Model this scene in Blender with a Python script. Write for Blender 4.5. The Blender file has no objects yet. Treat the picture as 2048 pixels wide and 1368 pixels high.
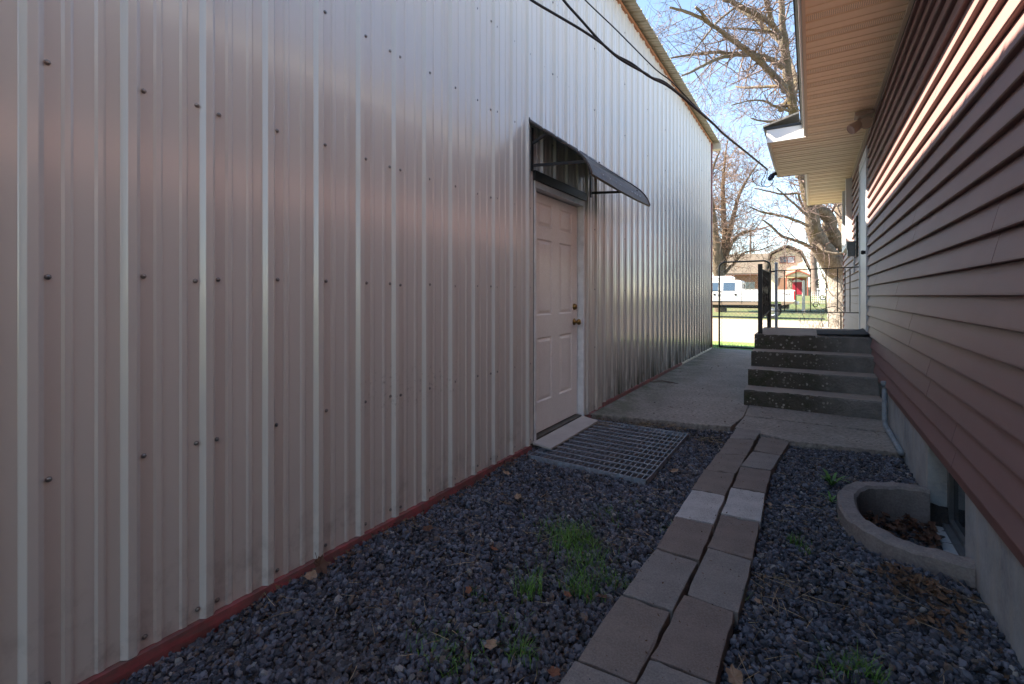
import bpy, bmesh, math, random
import numpy as np
from mathutils import Vector, Matrix
R = math.radians
random.seed(7); rng = np.random.default_rng(11)
S = bpy.context.scene
COL = S.collection

# ------------------------------------------------------------------ camera, sky, sun, exposure
CAM_H = 1.205
YAW = math.atan(598/930.)
cd = bpy.data.cameras.new('camera'); cam = bpy.data.objects.new('camera', cd); COL.objects.link(cam)
cam.location = (0, 0, CAM_H); cam.rotation_euler = (R(90), 0, YAW)
cd.sensor_width = 36; cd.lens = 36*930/2048.; cd.shift_y = -92.5/2048; cd.clip_start = .02; cd.clip_end = 3000
S.camera = cam
SUN = Vector((-1, -.3, 1.128)).normalized()
W = bpy.data.worlds.new('World'); S.world = W; W.use_nodes = True
nt = W.node_tree; bg = nt.nodes['Background']
sky = nt.nodes.new('ShaderNodeTexSky'); sky.sky_type = 'NISHITA'; sky.sun_disc = False
sky.sun_elevation = math.asin(SUN.z); sky.sun_rotation = math.atan2(SUN.x, SUN.y)
sky.air_density = .85; sky.dust_density = 0; sky.ozone_density = 2.0
tint = nt.nodes.new('ShaderNodeMix'); tint.data_type = 'RGBA'; tint.blend_type = 'MULTIPLY'; tint.inputs[0].default_value = 1; tint.inputs[7].default_value = (1.08, 1, .88, 1)
nt.links.new(sky.outputs[0], tint.inputs[6]); nt.links.new(tint.outputs[2], bg.inputs[0]); bg.inputs[1].default_value = .081
sl = bpy.data.lights.new('sun', 'SUN'); sl.energy = 5.0; sl.angle = R(.53); sl.color = (1, .88, .72)
so = bpy.data.objects.new('sun', sl); COL.objects.link(so); so.rotation_euler = SUN.to_track_quat('Z', 'Y').to_euler()
S.view_settings.view_transform = 'Standard'; S.view_settings.look = 'None'; S.view_settings.gamma = 1
S.view_settings.exposure = 2.68
S.cycles.max_bounces = 8; S.cycles.diffuse_bounces = 5; S.cycles.glossy_bounces = 4; S.cycles.transparent_max_bounces = 16
S.cycles.use_denoising = True; S.cycles.sample_clamp_indirect = 8

_s, _c = math.sin(YAW), math.cos(YAW)
def ray(px, py):
    t = (px-1024)/930.; u = (591.5-py)/930.
    return (t*_c-_s, t*_s+_c, u)
def onY(px, py, Y):
    r = ray(px, py); k = Y/r[1]; return Vector((r[0]*k, Y, CAM_H+r[2]*k))
def onX(px, py, X):
    r = ray(px, py); k = X/r[0]; return Vector((X, r[1]*k, CAM_H+r[2]*k))
def onZ(px, py, Z=0.):
    r = ray(px, py); k = (Z-CAM_H)/r[2]; return Vector((r[0]*k, r[1]*k, Z))
def deep(px, py, d):
    r = ray(px, py); return Vector((r[0]*d, r[1]*d, CAM_H+r[2]*d))

# ------------------------------------------------------------------ materials
def mat(name, base, rough=.7, spec=.5, metal=0., var=None, var2=None, bump=None, coat=0., island=0., extra=None):
    """var=(scale, colour, amount[, stretch]) noise mix; bump=(scale, strength, dist[, stretch]); island=random value spread."""
    m = bpy.data.materials.new(name); m.use_nodes = True
    n = m.node_tree.nodes; l = m.node_tree.links; b = n['Principled BSDF']
    b.inputs['Roughness'].default_value = rough; b.inputs['Metallic'].default_value = metal
    b.inputs['Specular IOR Level'].default_value = spec; b.inputs['Coat Weight'].default_value = coat
    tc = n.new('ShaderNodeTexCoord')
    def coord(stretch):
        if not stretch: return tc.outputs['Object']
        mp = n.new('ShaderNodeMapping'); mp.inputs['Scale'].default_value = stretch
        l.new(tc.outputs['Object'], mp.inputs[0]); return mp.outputs[0]
    rgb = n.new('ShaderNodeRGB'); rgb.outputs[0].default_value = (*base, 1); col = rgb.outputs[0]
    for v in (var, var2):
        if not v: continue
        t = n.new('ShaderNodeTexNoise'); t.inputs['Scale'].default_value = v[0]; t.inputs['Detail'].default_value = 8
        t.inputs['Roughness'].default_value = .65
        l.new(coord(v[3] if len(v) > 3 else None), t.inputs['Vector'])
        mr = n.new('ShaderNodeMapRange'); mr.inputs[1].default_value = .38; mr.inputs[2].default_value = .66
        mr.inputs[3].default_value = 0; mr.inputs[4].default_value = v[2]; l.new(t.outputs[0], mr.inputs[0])
        mx = n.new('ShaderNodeMix'); mx.data_type = 'RGBA'; l.new(mr.outputs[0], mx.inputs[0])
        l.new(col, mx.inputs[6]); mx.inputs[7].default_value = (*v[1], 1); col = mx.outputs[2]
    if island:
        g = n.new('ShaderNodeNewGeometry'); hs = n.new('ShaderNodeHueSaturation')
        mr = n.new('ShaderNodeMapRange'); mr.inputs[3].default_value = 1-island; mr.inputs[4].default_value = 1+island
        l.new(g.outputs['Random Per Island'], mr.inputs[0]); l.new(mr.outputs[0], hs.inputs['Value']); l.new(col, hs.inputs['Color']); col = hs.outputs[0]
    if extra: col = extra(m, n, l, tc, col, b) or col
    l.new(col, b.inputs['Base Color'])
    if bump:
        t = n.new('ShaderNodeTexNoise'); t.inputs['Scale'].default_value = bump[0]; t.inputs['Detail'].default_value = 6 if bump[0] > 2 else 0
        l.new(coord(bump[3] if len(bump) > 3 else None), t.inputs['Vector'])
        bp = n.new('ShaderNodeBump'); bp.inputs['Strength'].default_value = bump[1]; bp.inputs['Distance'].default_value = bump[2]
        l.new(t.outputs[0], bp.inputs['Height']); l.new(bp.outputs[0], b.inputs['Normal'])
    return m

def mixcol(n, l, fac, a, b):
    mx = n.new('ShaderNodeMix'); mx.data_type = 'RGBA'; l.new(fac, mx.inputs[0])
    l.new(a, mx.inputs[6])
    if isinstance(b, tuple): mx.inputs[7].default_value = (*b, 1)
    else: l.new(b, mx.inputs[7])
    return mx.outputs[2]
def mrange(n, l, v, a, b, c=0., d=1.):
    mr = n.new('ShaderNodeMapRange'); mr.inputs[1].default_value = a; mr.inputs[2].default_value = b
    mr.inputs[3].default_value = c; mr.inputs[4].default_value = d; l.new(v, mr.inputs[0]); return mr.outputs[0]
def math_(n, l, op, a, b):
    m = n.new('ShaderNodeMath'); m.operation = op
    for i, v in enumerate((a, b)):
        if hasattr(v, 'is_linked') or hasattr(v, 'links'): l.new(v, m.inputs[i])
        else: m.inputs[i].default_value = v
    return m.outputs[0]
def noise(n, l, vec, scale, detail=8, rough=.65):
    t = n.new('ShaderNodeTexNoise'); t.inputs['Scale'].default_value = scale; t.inputs['Detail'].default_value = detail
    t.inputs['Roughness'].default_value = rough
    if vec is not None: l.new(vec, t.inputs['Vector'])
    return t.outputs[0]

def steel_extra(m, n, l, tc, col, b):
    sp = n.new('ShaderNodeSeparateXYZ'); l.new(tc.outputs['Object'], sp.inputs[0])
    nz = noise(n, l, tc.outputs['Object'], 9)
    # splashed soil along the foot of the sheets
    low = mrange(n, l, sp.outputs[2], .02, .38, 1, 0)
    spl = math_(n, l, 'MULTIPLY', low, mrange(n, l, nz, .50, .75, 0, .6))
    col = mixcol(n, l, spl, col, (.07, .06, .05))
    # moss and black streaks low on the far part of the wall
    far = math_(n, l, 'MULTIPLY', mrange(n, l, sp.outputs[1], 1.75, 2.6), mrange(n, l, sp.outputs[2], .02, .85, 1, 0))
    mp = n.new('ShaderNodeMapping'); mp.inputs['Scale'].default_value = (1, 9, .7); l.new(tc.outputs['Object'], mp.inputs[0])
    st = noise(n, l, mp.outputs[0], 2.2, 4)
    col = mixcol(n, l, math_(n, l, 'MULTIPLY', far, mrange(n, l, st, .36, .54, 0, 1.0)), col, (.035, .038, .016))
    # faint scuffs at hand height, left of the door
    sc = noise(n, l, tc.outputs['Object'], 34, 10, .8)
    band = math_(n, l, 'MULTIPLY', math_(n, l, 'MULTIPLY', mrange(n, l, sp.outputs[2], .55, .62), mrange(n, l, sp.outputs[2], .78, .86, 1, 0)), math_(n, l, 'MULTIPLY', mrange(n, l, sp.outputs[1], -1.05, -.9), mrange(n, l, sp.outputs[1], -.25, -.1, 1, 0)))
    col = mixcol(n, l, math_(n, l, 'MULTIPLY', band, mrange(n, l, sc, .54, .68, 0, .6)), col, (.12, .11, .10))
    b.inputs['Coat Roughness'].default_value = .14
    return col
M = {}
M['steel'] = mat('painted_steel', (.64, .615, .565), .3, .6, var=(.5, (.61, .585, .538), .5, (1, 1, .4)), coat=.6, bump=(1.1, .10, .02, (1, 1.6, .35)), extra=steel_extra)
M['screw'] = mat('screw_metal', (.28, .28, .27), .35, metal=.8)
M['redtrim'] = mat('red_trim', (.40, .085, .09), .45, var=(9, (.15, .055, .05), .9), var2=(45, (.13, .10, .085), .75, (1, .3, 1)))
M['rusttrim'] = mat('orange_trim', (.36, .16, .08), .6)
M['roofmetal'] = mat('roof_metal', (.40, .37, .27), .4)
M['beige'] = mat('beige_metal', (.50, .46, .38), .45)
M['door'] = mat('door_paint', (.88, .86, .82), .42, var=(5, (.80, .77, .72), .5), var2=(70, (.6, .56, .5), .25), bump=(160, .12, .002))
M['whitetrim'] = mat('white_trim', (.82, .82, .82), .5, var=(9, (.5, .48, .46), .5), bump=(60, .1, .003))
M['darkgap'] = mat('dark_metal', (.02, .02, .022), .5)
M['brass'] = mat('brass', (.36, .22, .08), .3, metal=1., var=(40, (.12, .08, .04), .6))
M['canopy'] = mat('brown_canopy', (.030, .025, .024), .45, .35, var=(20, (.1, .08, .07), .6), var2=(70, (.16, .11, .07), .35))
M['iron'] = mat('black_iron', (.013, .012, .014), .5, var=(60, (.05, .03, .02), .35))
M['siding'] = mat('brown_siding', (.265, .150, .138), .5, .25, var=(2.2, (.225, .13, .122), .7), var2=(12, (.24, .16, .152), .4, (1, .25, 3)), bump=(140, .18, .002, (1, .08, 1)))
M['sidingtrim'] = mat('siding_starter', (.185, .09, .078), .5, .4, var=(3, (.15, .076, .066), .6))
def soffit_extra(m, n, l, tc, col, b):
    # perforated band in each soffit panel (small punched holes)
    sp = n.new('ShaderNodeSeparateXYZ'); l.new(tc.outputs['Object'], sp.inputs[0])
    y = math_(n, l, 'FRACT', math_(n, l, 'DIVIDE', math_(n, l, 'ADD', sp.outputs[1], 4.), .3048), 0)
    inb = math_(n, l, 'MULTIPLY', math_(n, l, 'GREATER_THAN', y, .37), math_(n, l, 'LESS_THAN', y, .63))
    hx = math_(n, l, 'FRACT', math_(n, l, 'DIVIDE', sp.outputs[0], .012), 0)
    hy = math_(n, l, 'FRACT', math_(n, l, 'DIVIDE', sp.outputs[1], .0127), 0)
    dx = math_(n, l, 'ABSOLUTE', math_(n, l, 'SUBTRACT', hx, .5), 0); dy = math_(n, l, 'ABSOLUTE', math_(n, l, 'SUBTRACT', hy, .5), 0)
    hole = math_(n, l, 'MULTIPLY', math_(n, l, 'LESS_THAN', dx, .3), math_(n, l, 'LESS_THAN', dy, .17))
    near = math_(n, l, 'LESS_THAN', sp.outputs[1], 2.63)
    return mixcol(n, l, math_(n, l, 'MULTIPLY', math_(n, l, 'MULTIPLY', hole, inb), near), col, (.12, .09, .06))
M['soffit'] = mat('tan_soffit', (.92, .76, .53), .5, extra=soffit_extra)
M['tan'] = mat('tan_trim', (.66, .54, .40), .5)
M['fascia'] = mat('white_fascia', (.78, .78, .78), .5)
M['shingle'] = mat('grey_shingle', (.12, .12, .12), .9, var=(30, (.2, .2, .19), .8), bump=(40, .5, .01))
def concrete_found(m, n, l, tc, col, b):
    mp = n.new('ShaderNodeMapping'); mp.inputs['Scale'].default_value = (1, 5, .7); l.new(tc.outputs['Object'], mp.inputs[0])
    return mixcol(n, l, mrange(n, l, noise(n, l, mp.outputs[0], 2), .5, .7, 0, .6), col, (.42, .37, .30))
M['found'] = mat('foundation_concrete', (.39, .41, .43), .85, var=(4, (.21, .225, .24), .95), var2=(55, (.44, .42, .38), .4), bump=(26, .35, .01), extra=concrete_found)
def slab_extra(m, n, l, tc, col, b):
    sp = n.new('ShaderNodeSeparateXYZ'); l.new(tc.outputs['Object'], sp.inputs[0])
    e = math_(n, l, 'MULTIPLY', mrange(n, l, sp.outputs[0], -1.85, -1.25, 1, 0), mrange(n, l, noise(n, l, tc.outputs['Object'], 5), .36, .6))
    col = mixcol(n, l, math_(n, l, 'MULTIPLY', e, .8), col, (.07, .085, .03))
    return col
M['slab'] = mat('old_concrete', (.41, .36, .315), .85, var=(2.6, (.26, .228, .20), .75), var2=(30, (.11, .095, .08), .85, (1, 2.2, 1)), bump=(60, .5, .008), extra=slab_extra)
M['tread'] = mat('step_tread', (.34, .285, .24), .85, var=(5, (.22, .18, .155), .8), var2=(60, (.42, .36, .31), .4), bump=(70, .5, .006))
def riser_extra(m, n, l, tc, col, b):
    sp = n.new('ShaderNodeSeparateXYZ'); l.new(tc.outputs['Object'], sp.inputs[0])
    v = n.new('ShaderNodeTexVoronoi'); v.inputs['Scale'].default_value = 34; v.inputs['Randomness'].default_value = 1; l.new(tc.outputs['Object'], v.inputs[0])
    hv = n.new('ShaderNodeSeparateColor'); l.new(v.outputs['Color'], hv.inputs[0])
    peb = math_(n, l, 'MULTIPLY', math_(n, l, 'LESS_THAN', v.outputs['Distance'], math_(n, l, 'ADD', .12, math_(n, l, 'MULTIPLY', hv.outputs[2], .38))), math_(n, l, 'GREATER_THAN', hv.outputs[0], .5))
    leftish = mrange(n, l, math_(n, l, 'ADD', sp.outputs[0], math_(n, l, 'MULTIPLY', noise(n, l, tc.outputs['Object'], 3), .5)), .25, .62, 1, 0)
    dark = mixcol(n, l, math_(n, l, 'MULTIPLY', peb, mrange(n, l, hv.outputs[1], 0, 1, .1, .95)), _rgb(n, (.085, .074, .057)), (.42, .38, .33))
    moss = mrange(n, l, noise(n, l, tc.outputs['Object'], 6), .5, .66, 0, .8)
    dark = mixcol(n, l, moss, dark, (.035, .04, .014))
    return mixcol(n, l, leftish, col, dark)
def _rgb(n, c):
    r = n.new('ShaderNodeRGB'); r.outputs[0].default_value = (*c, 1); return r.outputs[0]
M['riser'] = mat('step_riser', (.23, .215, .20), .9, var=(7, (.13, .125, .115), .8), bump=(48, 1., .02), extra=riser_extra)
def gravel_extra(m, n, l, tc, col, b):
    g = n.new('ShaderNodeNewGeometry'); r = n.new('ShaderNodeValToRGB'); l.new(g.outputs['Random Per Island'], r.inputs[0])
    el = r.color_ramp.elements; el[0].position = 0; el[0].color = (.031, .033, .041, 1); el[1].position = 1; el[1].color = (.36, .34, .31, 1)
    for p_, c_ in ((.35, (0.072, 0.075, 0.094)), (.62, (0.111, 0.117, 0.146)), (.84, (0.163, 0.172, 0.208)), (.87, (0.143, 0.104, 0.085)), (.955, (0.130, 0.111, 0.101)), (.975, (0.221, 0.215, 0.215))):
        e_ = el.new(p_); e_.color = (*c_, 1)
    big = noise(n, l, tc.outputs['Object'], 1.7, 3)
    return mixcol(n, l, mrange(n, l, big, .5, .68, 0, .45), r.outputs[0], (0.078, 0.065, 0.058))
M['gravel'] = mat('crushed_basalt', (.06, .06, .07), .7, .4, bump=(90, .4, .004), extra=gravel_extra)
M['gravelbase'] = mat('gravel_bed', (.024, .021, .02), .95, var=(40, (.055, .045, .036), .8), bump=(60, .8, .02))
for k, c1, c2 in (('paver_brown', (.20, .167, .145), (.135, .111, .096)), ('paver_red', (.195, .158, .138), (.13, .104, .09)), ('paver_grey', (.22, .198, .182), (.155, .138, .127)), ('paver_pale', (.42, .40, .385), (.23, .215, .205))):
    M[k] = mat(k, c1, .9, .3, var=(9, c2, .75), var2=(150, tuple(x*1.7 for x in c1), .5), bump=(190, .55, .004))
M['ring'] = mat('curb_concrete', (.235, .20, .19), .9, var=(5, (.13, .112, .108), .9), var2=(90, (.34, .31, .29), .5), bump=(110, .5, .006))
M['galv'] = mat('galvanised_steel', (.36, .42, .50), .5, metal=.2, var=(20, (.12, .13, .14), .7), var2=(45, (.14, .07, .035), .4))
M['board'] = mat('grey_board', (.50, .455, .42), .75, var=(6, (.38, .34, .31), .7), bump=(50, .3, .004, (6, 1, 1)))
M['sill'] = mat('door_sill', (.13, .12, .105), .6, var=(12, (.07, .06, .05), .8))
M['rubber'] = mat('rubber_mat', (.03, .03, .033), .85, bump=(120, .5, .004))
M['pipe'] = mat('grey_pipe', (.24, .27, .30), .45, var=(15, (.14, .15, .16), .7))
M['winframe'] = mat('window_frame', (.16, .165, .17), .45, metal=.3, var=(20, (.09, .09, .09), .6))
M['glassdark'] = mat('dark_glass', (.03, .04, .05), .06, .8)
M['bluewhite'] = mat('casing_white', (.60, .63, .68), .45)
M['cable'] = mat('black_cable', (.012, .012, .014), .5)
M['navy'] = mat('navy_plastic', (.018, .028, .07), .5)
M['lampbody'] = mat('tan_lamp', (.42, .32, .26), .45)
M['lens'] = mat('lamp_lens', (.45, .42, .38), .25)
M['grassblade'] = mat('grass_blade', (.085, .20, .03), .55, .4, island=.5, var=(3, (.12, .22, .04), .7))
M['weed'] = mat('weed_leaf', (.06, .15, .025), .5, .4, island=.3)
M['straw'] = mat('dry_straw', (.30, .22, .13), .8, island=.55)
M['leaf_tan'] = mat('leaf_tan', (.36, .24, .16), .75, var=(30, (.2, .11, .06), .8))
M['leaf_brown'] = mat('leaf_brown', (.12, .06, .035), .75, var=(30, (.09, .04, .025), .8))
M['leaf_rust'] = mat('leaf_rust', (.22, .085, .04), .75, var=(30, (.12, .05, .03), .8))
M['litter'] = mat('leaf_litter', (.12, .068, .04), .85, island=.6)
M['bark'] = mat('tree_bark', (.11, .078, .05), .9, var=(1.6, (.05, .037, .026), .8), var2=(6, (.17, .13, .09), .6), bump=(14, .9, .05, (1, 1, .3)))
def moss_extra(m, n, l, tc, col, b):
    return mixcol(n, l, mrange(n, l, noise(n, l, tc.outputs['Object'], 1.1, 5), .5, .62, 0, .75), col, (.095, .068, .014))
M['barkmoss'] = mat('mossy_bark', (.10, .075, .05), .9, var=(1.8, (.04, .03, .022), .8), var2=(9, (.20, .165, .13), .7), bump=(14, .9, .05, (1, 1, .3)), extra=moss_extra)
M['trunkpale'] = mat('pale_bark', (.27, .24, .205), .9, var=(4, (.14, .118, .095), .7), var2=(14, (.045, .037, .03), .9), bump=(14, .9, .05, (1, 1, .3)))
M['twig'] = mat('twigs', (.085, .055, .048), .85, var=(.9, (.22, .16, .145), .8))
M['bud'] = mat('budding_twigs', (.15, .085, .065), .85, var=(.9, (.26, .18, .11), .8))
M['twiggold'] = mat('gold_twigs', (.13, .085, .042), .85, var=(.9, (.085, .055, .03), .8))
M['asphalt'] = mat('street_gravel', (.24, .205, .165), .95, var=(.35, (.17, .14, .105), .7), var2=(7, (.27, .235, .195), .5))
M['lawn'] = mat('lawn', (.045, .08, .015), .95, var=(.35, (.12, .085, .038), .85), var2=(6, (.03, .055, .009), .6))
M['verge'] = mat('verge', (.10, .20, .03), .95, var=(1.2, (.16, .17, .06), .7), var2=(10, (.07, .15, .025), .6))
M['truckwhite'] = mat('white_car_paint', (.72, .72, .72), .3, coat=.5)
M['trucktan'] = mat('tan_car_paint', (.24, .18, .13), .4, coat=.3)
M['tyre'] = mat('tyre_rubber', (.018, .018, .018), .8)
M['rim'] = mat('wheel_rim', (.5, .5, .5), .35, metal=.8)
M['tail'] = mat('tail_light', (.35, .01, .015), .25)
M['black'] = mat('black_plastic', (.015, .015, .015), .5)
M['tint'] = mat('car_glass', (.05, .08, .12), .08, .8)
M['gcream'] = mat('cream_wall', (.74, .60, .43), .85, var=(.6, (.62, .50, .36), .6))
M['gbrown'] = mat('brown_wall', (.26, .14, .09), .85, var=(.8, (.18, .10, .07), .6))
M['groof'] = mat('far_roof', (.10, .082, .062), .9, var=(2, (.065, .053, .042), .7))
M['redwood'] = mat('red_wood', (.30, .08, .05), .7)
M['reddoor'] = mat('red_door', (.30, .015, .035), .5)
M['stone'] = mat('rubble_stone', (.42, .34, .25), .9, var=(2.5, (.12, .10, .08), .95), bump=(5, 1, .1))
M['fence'] = mat('fence_white', (.5, .52, .56), .6)
M['pole'] = mat('pole_wood', (.16, .12, .10), .9)
M['postwhite'] = mat('white_post', (.42, .39, .34), .8, var=(5, (.3, .26, .22), .5))

# ------------------------------------------------------------------ mesh helpers
class MB:
    def __init__(s): s.v = []; s.f = []; s.m = []
    def add(s, vs, fs, mi=0):
        o = len(s.v); s.v += [tuple(v) for v in vs]; s.f += [tuple(i+o for i in f) for f in fs]; s.m += [mi]*len(fs); return s
    def box(s, x0, y0, z0, x1, y1, z1, mi=0):
        vs = [(x, y, z) for z in (z0, z1) for y in (y0, y1) for x in (x0, x1)]
        return s.add(vs, [(0, 2, 3, 1), (4, 5, 7, 6), (0, 1, 5, 4), (2, 6, 7, 3), (0, 4, 6, 2), (1, 3, 7, 5)], mi)
    def hexa(s, b, t, mi=0):
        """four bottom and four top corners in matching order (counter-clockwise from above)"""
        return s.add(list(b)+list(t), [(3, 2, 1, 0), (4, 5, 6, 7), (0, 1, 5, 4), (1, 2, 6, 5), (2, 3, 7, 6), (3, 0, 4, 7)], mi)
    def bar(s, a, b, w, h=None, mi=0):
        a = Vector(a); b = Vector(b); d = (b-a).normalized(); h = h or w
        u = d.cross(Vector((0, 0, 1))); u = Vector((1, 0, 0)) if u.length < 1e-4 else u.normalized(); v = u.cross(d)
        q = [u*(-w/2)+v*(-h/2), u*(w/2)+v*(-h/2), u*(w/2)+v*(h/2), u*(-w/2)+v*(h/2)]
        return s.add([a+x for x in q]+[b+x for x in q], [(3, 2, 1, 0), (4, 5, 6, 7), (0, 1, 5, 4), (1, 2, 6, 5), (2, 3, 7, 6), (3, 0, 4, 7)], mi)
    def tube(s, pts, rad, n=6, mi=0, cap=True):
        pts = [Vector(p) for p in pts]; o = len(s.v); N = len(pts)
        rads = rad if isinstance(rad, (list, tuple)) else [rad]*N
        t0 = (pts[1]-pts[0]).normalized(); ref = Vector((0, 0, 1)) if abs(t0.z) < .9 else Vector((1, 0, 0))
        u = t0.cross(ref).normalized()
        for i, p in enumerate(pts):
            t = (pts[min(i+1, N-1)]-pts[max(i-1, 0)])
            t = t.normalized() if t.length > 1e-9 else t0
            u = u-t*u.dot(t); u = u.normalized() if u.length > 1e-6 else t.orthogonal().normalized(); w = t.cross(u)
            for k in range(n):
                a = 2*math.pi*k/n; s.v.append(tuple(p+(u*math.cos(a)+w*math.sin(a))*rads[i]))
        for i in range(N-1):
            for k in range(n):
                a = o+i*n+k; b = o+i*n+(k+1) % n
                s.f.append((a, b, b+n, a+n)); s.m.append(mi)
        if cap:
            s.f.append(tuple(o+k for k in reversed(range(n)))); s.m.append(mi)
            s.f.append(tuple(o+(N-1)*n+k for k in range(n))); s.m.append(mi)
        return s
    def lathe(s, org, axis, prof, n=16, mi=0):
        """prof: list of (distance along axis, radius)"""
        org = Vector(org); ax = Vector(axis).normalized(); u = ax.orthogonal().normalized(); w = ax.cross(u); o = len(s.v)
        for d, r in prof:
            for k in range(n):
                a = 2*math.pi*k/n; s.v.append(tuple(org+ax*d+(u*math.cos(a)+w*math.sin(a))*max(r, 1e-4)))
        for i in range(len(prof)-1):
            for k in range(n):
                a = o+i*n+k; b = o+i*n+(k+1) % n; s.f.append((a, b, b+n, a+n)); s.m.append(mi)
        s.f.append(tuple(o+k for k in reversed(range(n)))); s.m.append(mi)
        s.f.append(tuple(o+(len(prof)-1)*n+k for k in range(n))); s.m.append(mi)
        return s
    def extrude(s, poly, axis, a, b, mi=0):
        """poly: 2D points; axis 'x','y','z' swept from a to b (x:(y,z) y:(x,z) z:(x,y))"""
        def p(q, t): return {'x': (t, q[0], q[1]), 'y': (q[0], t, q[1]), 'z': (q[0], q[1], t)}[axis]
        n = len(poly); vs = [p(q, a) for q in poly]+[p(q, b) for q in poly]
        fs = [tuple(range(n)), tuple(reversed(range(n, 2*n)))]+[((i+1) % n, i, n+i, n+(i+1) % n) for i in range(n)]
        return s.add(vs, fs, mi)
    def build(s, name, mats, parent=None, smooth=False, bevel=0, segs=2, fixn=True):
        me = bpy.data.meshes.new(name)
        off = wloc(parent) if parent else Vector((0, 0, 0))
        me.from_pydata([tuple(Vector(v)-off) for v in s.v], [], s.f)
        mats = mats if isinstance(mats, (list, tuple)) else [mats]
        for m in mats: me.materials.append(m)
        if len(mats) > 1: me.polygons.foreach_set('material_index', s.m)
        if fixn or bevel:
            bm = bmesh.new(); bm.from_mesh(me)
            if bevel:
                bmesh.ops.remove_doubles(bm, verts=bm.verts, dist=1e-5)
                bmesh.ops.bevel(bm, geom=[e for e in bm.edges if len(e.link_faces) == 2 and e.calc_face_angle(0) > .5], offset=bevel, segments=segs, affect='EDGES', profile=.6)
            bmesh.ops.recalc_face_normals(bm, faces=bm.faces); bm.to_mesh(me); bm.free()
        if smooth: me.polygons.foreach_set('use_smooth', [True]*len(me.polygons))
        me.update()
        o = bpy.data.objects.new(name, me); COL.objects.link(o)
        if parent: o.parent = parent
        return o
def wloc(o):
    v = Vector((0, 0, 0))
    while o: v = v+o.location; o = o.parent
    return v
def tag(o, label=None, cat=None, group=None, kind=None):
    if label: o['label'] = label
    if cat: o['category'] = cat
    if group: o['group'] = group
    if kind: o['kind'] = kind
    return o
def thing(name, loc, label, cat, group=None):
    o = bpy.data.objects.new(name, None); o.location = loc; o.empty_display_size = .2; COL.objects.link(o)
    return tag(o, label, cat, group)
def np_mesh(name, V, F, m, parent=None, smooth=False):
    V = np.asarray(V, dtype=np.float32).reshape(-1, 3); F = np.asarray(F, dtype=np.int32); k = F.shape[1]
    me = bpy.data.meshes.new(name); me.vertices.add(len(V)); me.vertices.foreach_set('co', V.ravel())
    me.loops.add(F.size); me.loops.foreach_set('vertex_index', F.ravel())
    me.polygons.add(len(F)); me.polygons.foreach_set('loop_start', np.arange(len(F), dtype=np.int32)*k)
    me.materials.append(m)
    me.polygons.foreach_set('use_smooth', np.full(len(F), smooth)); me.update(calc_edges=True)
    o = bpy.data.objects.new(name, me); COL.objects.link(o)
    if parent: o.parent = parent
    return o
XL = -1.86; XR = .578; Y1 = 11.05; ZE = 4.585
SLAB = .035

# ------------------------------------------------------------------ ground, street
WELL_C, WELL_A, WELL_B = (.585, 3.15), .40, .445
def hz(x, y):
    if -2.2 < x < 1.2 and -2.5 < y < 4.75: return -.30
    if y < 29.5: return -.04
    if y < 33: return -.04
    return -.04+1.25*min(1, (y-33)/19.)**1.2
xs = [-900, -300, -120, -60, -30, -15, -8, -4, -2.2, -2.19, -1, 0, 1.19, 1.2, 3, 6, 12, 25, 60, 120, 300, 900]
ys = [-400, -100, -30, -10, -2.5, -2.49, 0, 2, 4.74, 4.75, 8, 14, 20, 28, 31, 33, 35, 37, 39, 41, 43, 45, 47, 49, 52, 60, 80, 120, 200, 400, 900]
mb = MB(); vs = [(x, y, hz(x, y)) for y in ys for x in xs]; nx = len(xs)
mb.add(vs, [(j*nx+i, j*nx+i+1, (j+1)*nx+i+1, (j+1)*nx+i) for j in range(len(ys)-1) for i in range(nx-1)])
tag(mb.build('ground', M['lawn'], smooth=True), kind='structure')
mb = MB(); mb.add([(-70, 13.3, -.03), (70, 13.3, -.03), (70, 27.2, -.03), (-70, 27.2, -.03)], [(0, 1, 2, 3)])
tag(mb.build('road', M['asphalt']), kind='structure')
mb = MB(); mb.add([(-70, 11.2, -.02), (70, 11.2, -.02), (70, 13.6, -.024), (-70, 13.6, -.024)], [(0, 1, 2, 3)])
tag(mb.build('verge', M['verge']), kind='structure')
# gravel bed: fine sheet with small bumps, sunk inside the window well
gx = np.arange(-1.95, .70, .035); gy = np.arange(-2.45, 4.72, .035)
X, Y = np.meshgrid(gx, gy)
Z = -.018+.007*np.sin(X*9+Y*4)+.006*np.sin(X*-5+Y*11)+rng.normal(0, .003, X.shape)
ins = ((X-WELL_C[0])/WELL_A)**2+((Y-WELL_C[1])/WELL_B)**2 < 1
Z[ins] = -.125+rng.normal(0, .004, int(ins.sum()))
n1 = len(gx); idx = np.arange(X.size).reshape(X.shape)
F = np.stack([idx[:-1, :-1].ravel(), idx[:-1, 1:].ravel(), idx[1:, 1:].ravel(), idx[1:, :-1].ravel()], 1)
tag(np_mesh('gravel_ground', np.stack([X.ravel(), Y.ravel(), Z.ravel()], 1), F, M['gravelbase'], smooth=True), kind='structure')
def bedz(x, y):
    return -.018+.007*math.sin(x*9+y*4)+.006*math.sin(x*-5+y*11)

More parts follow.
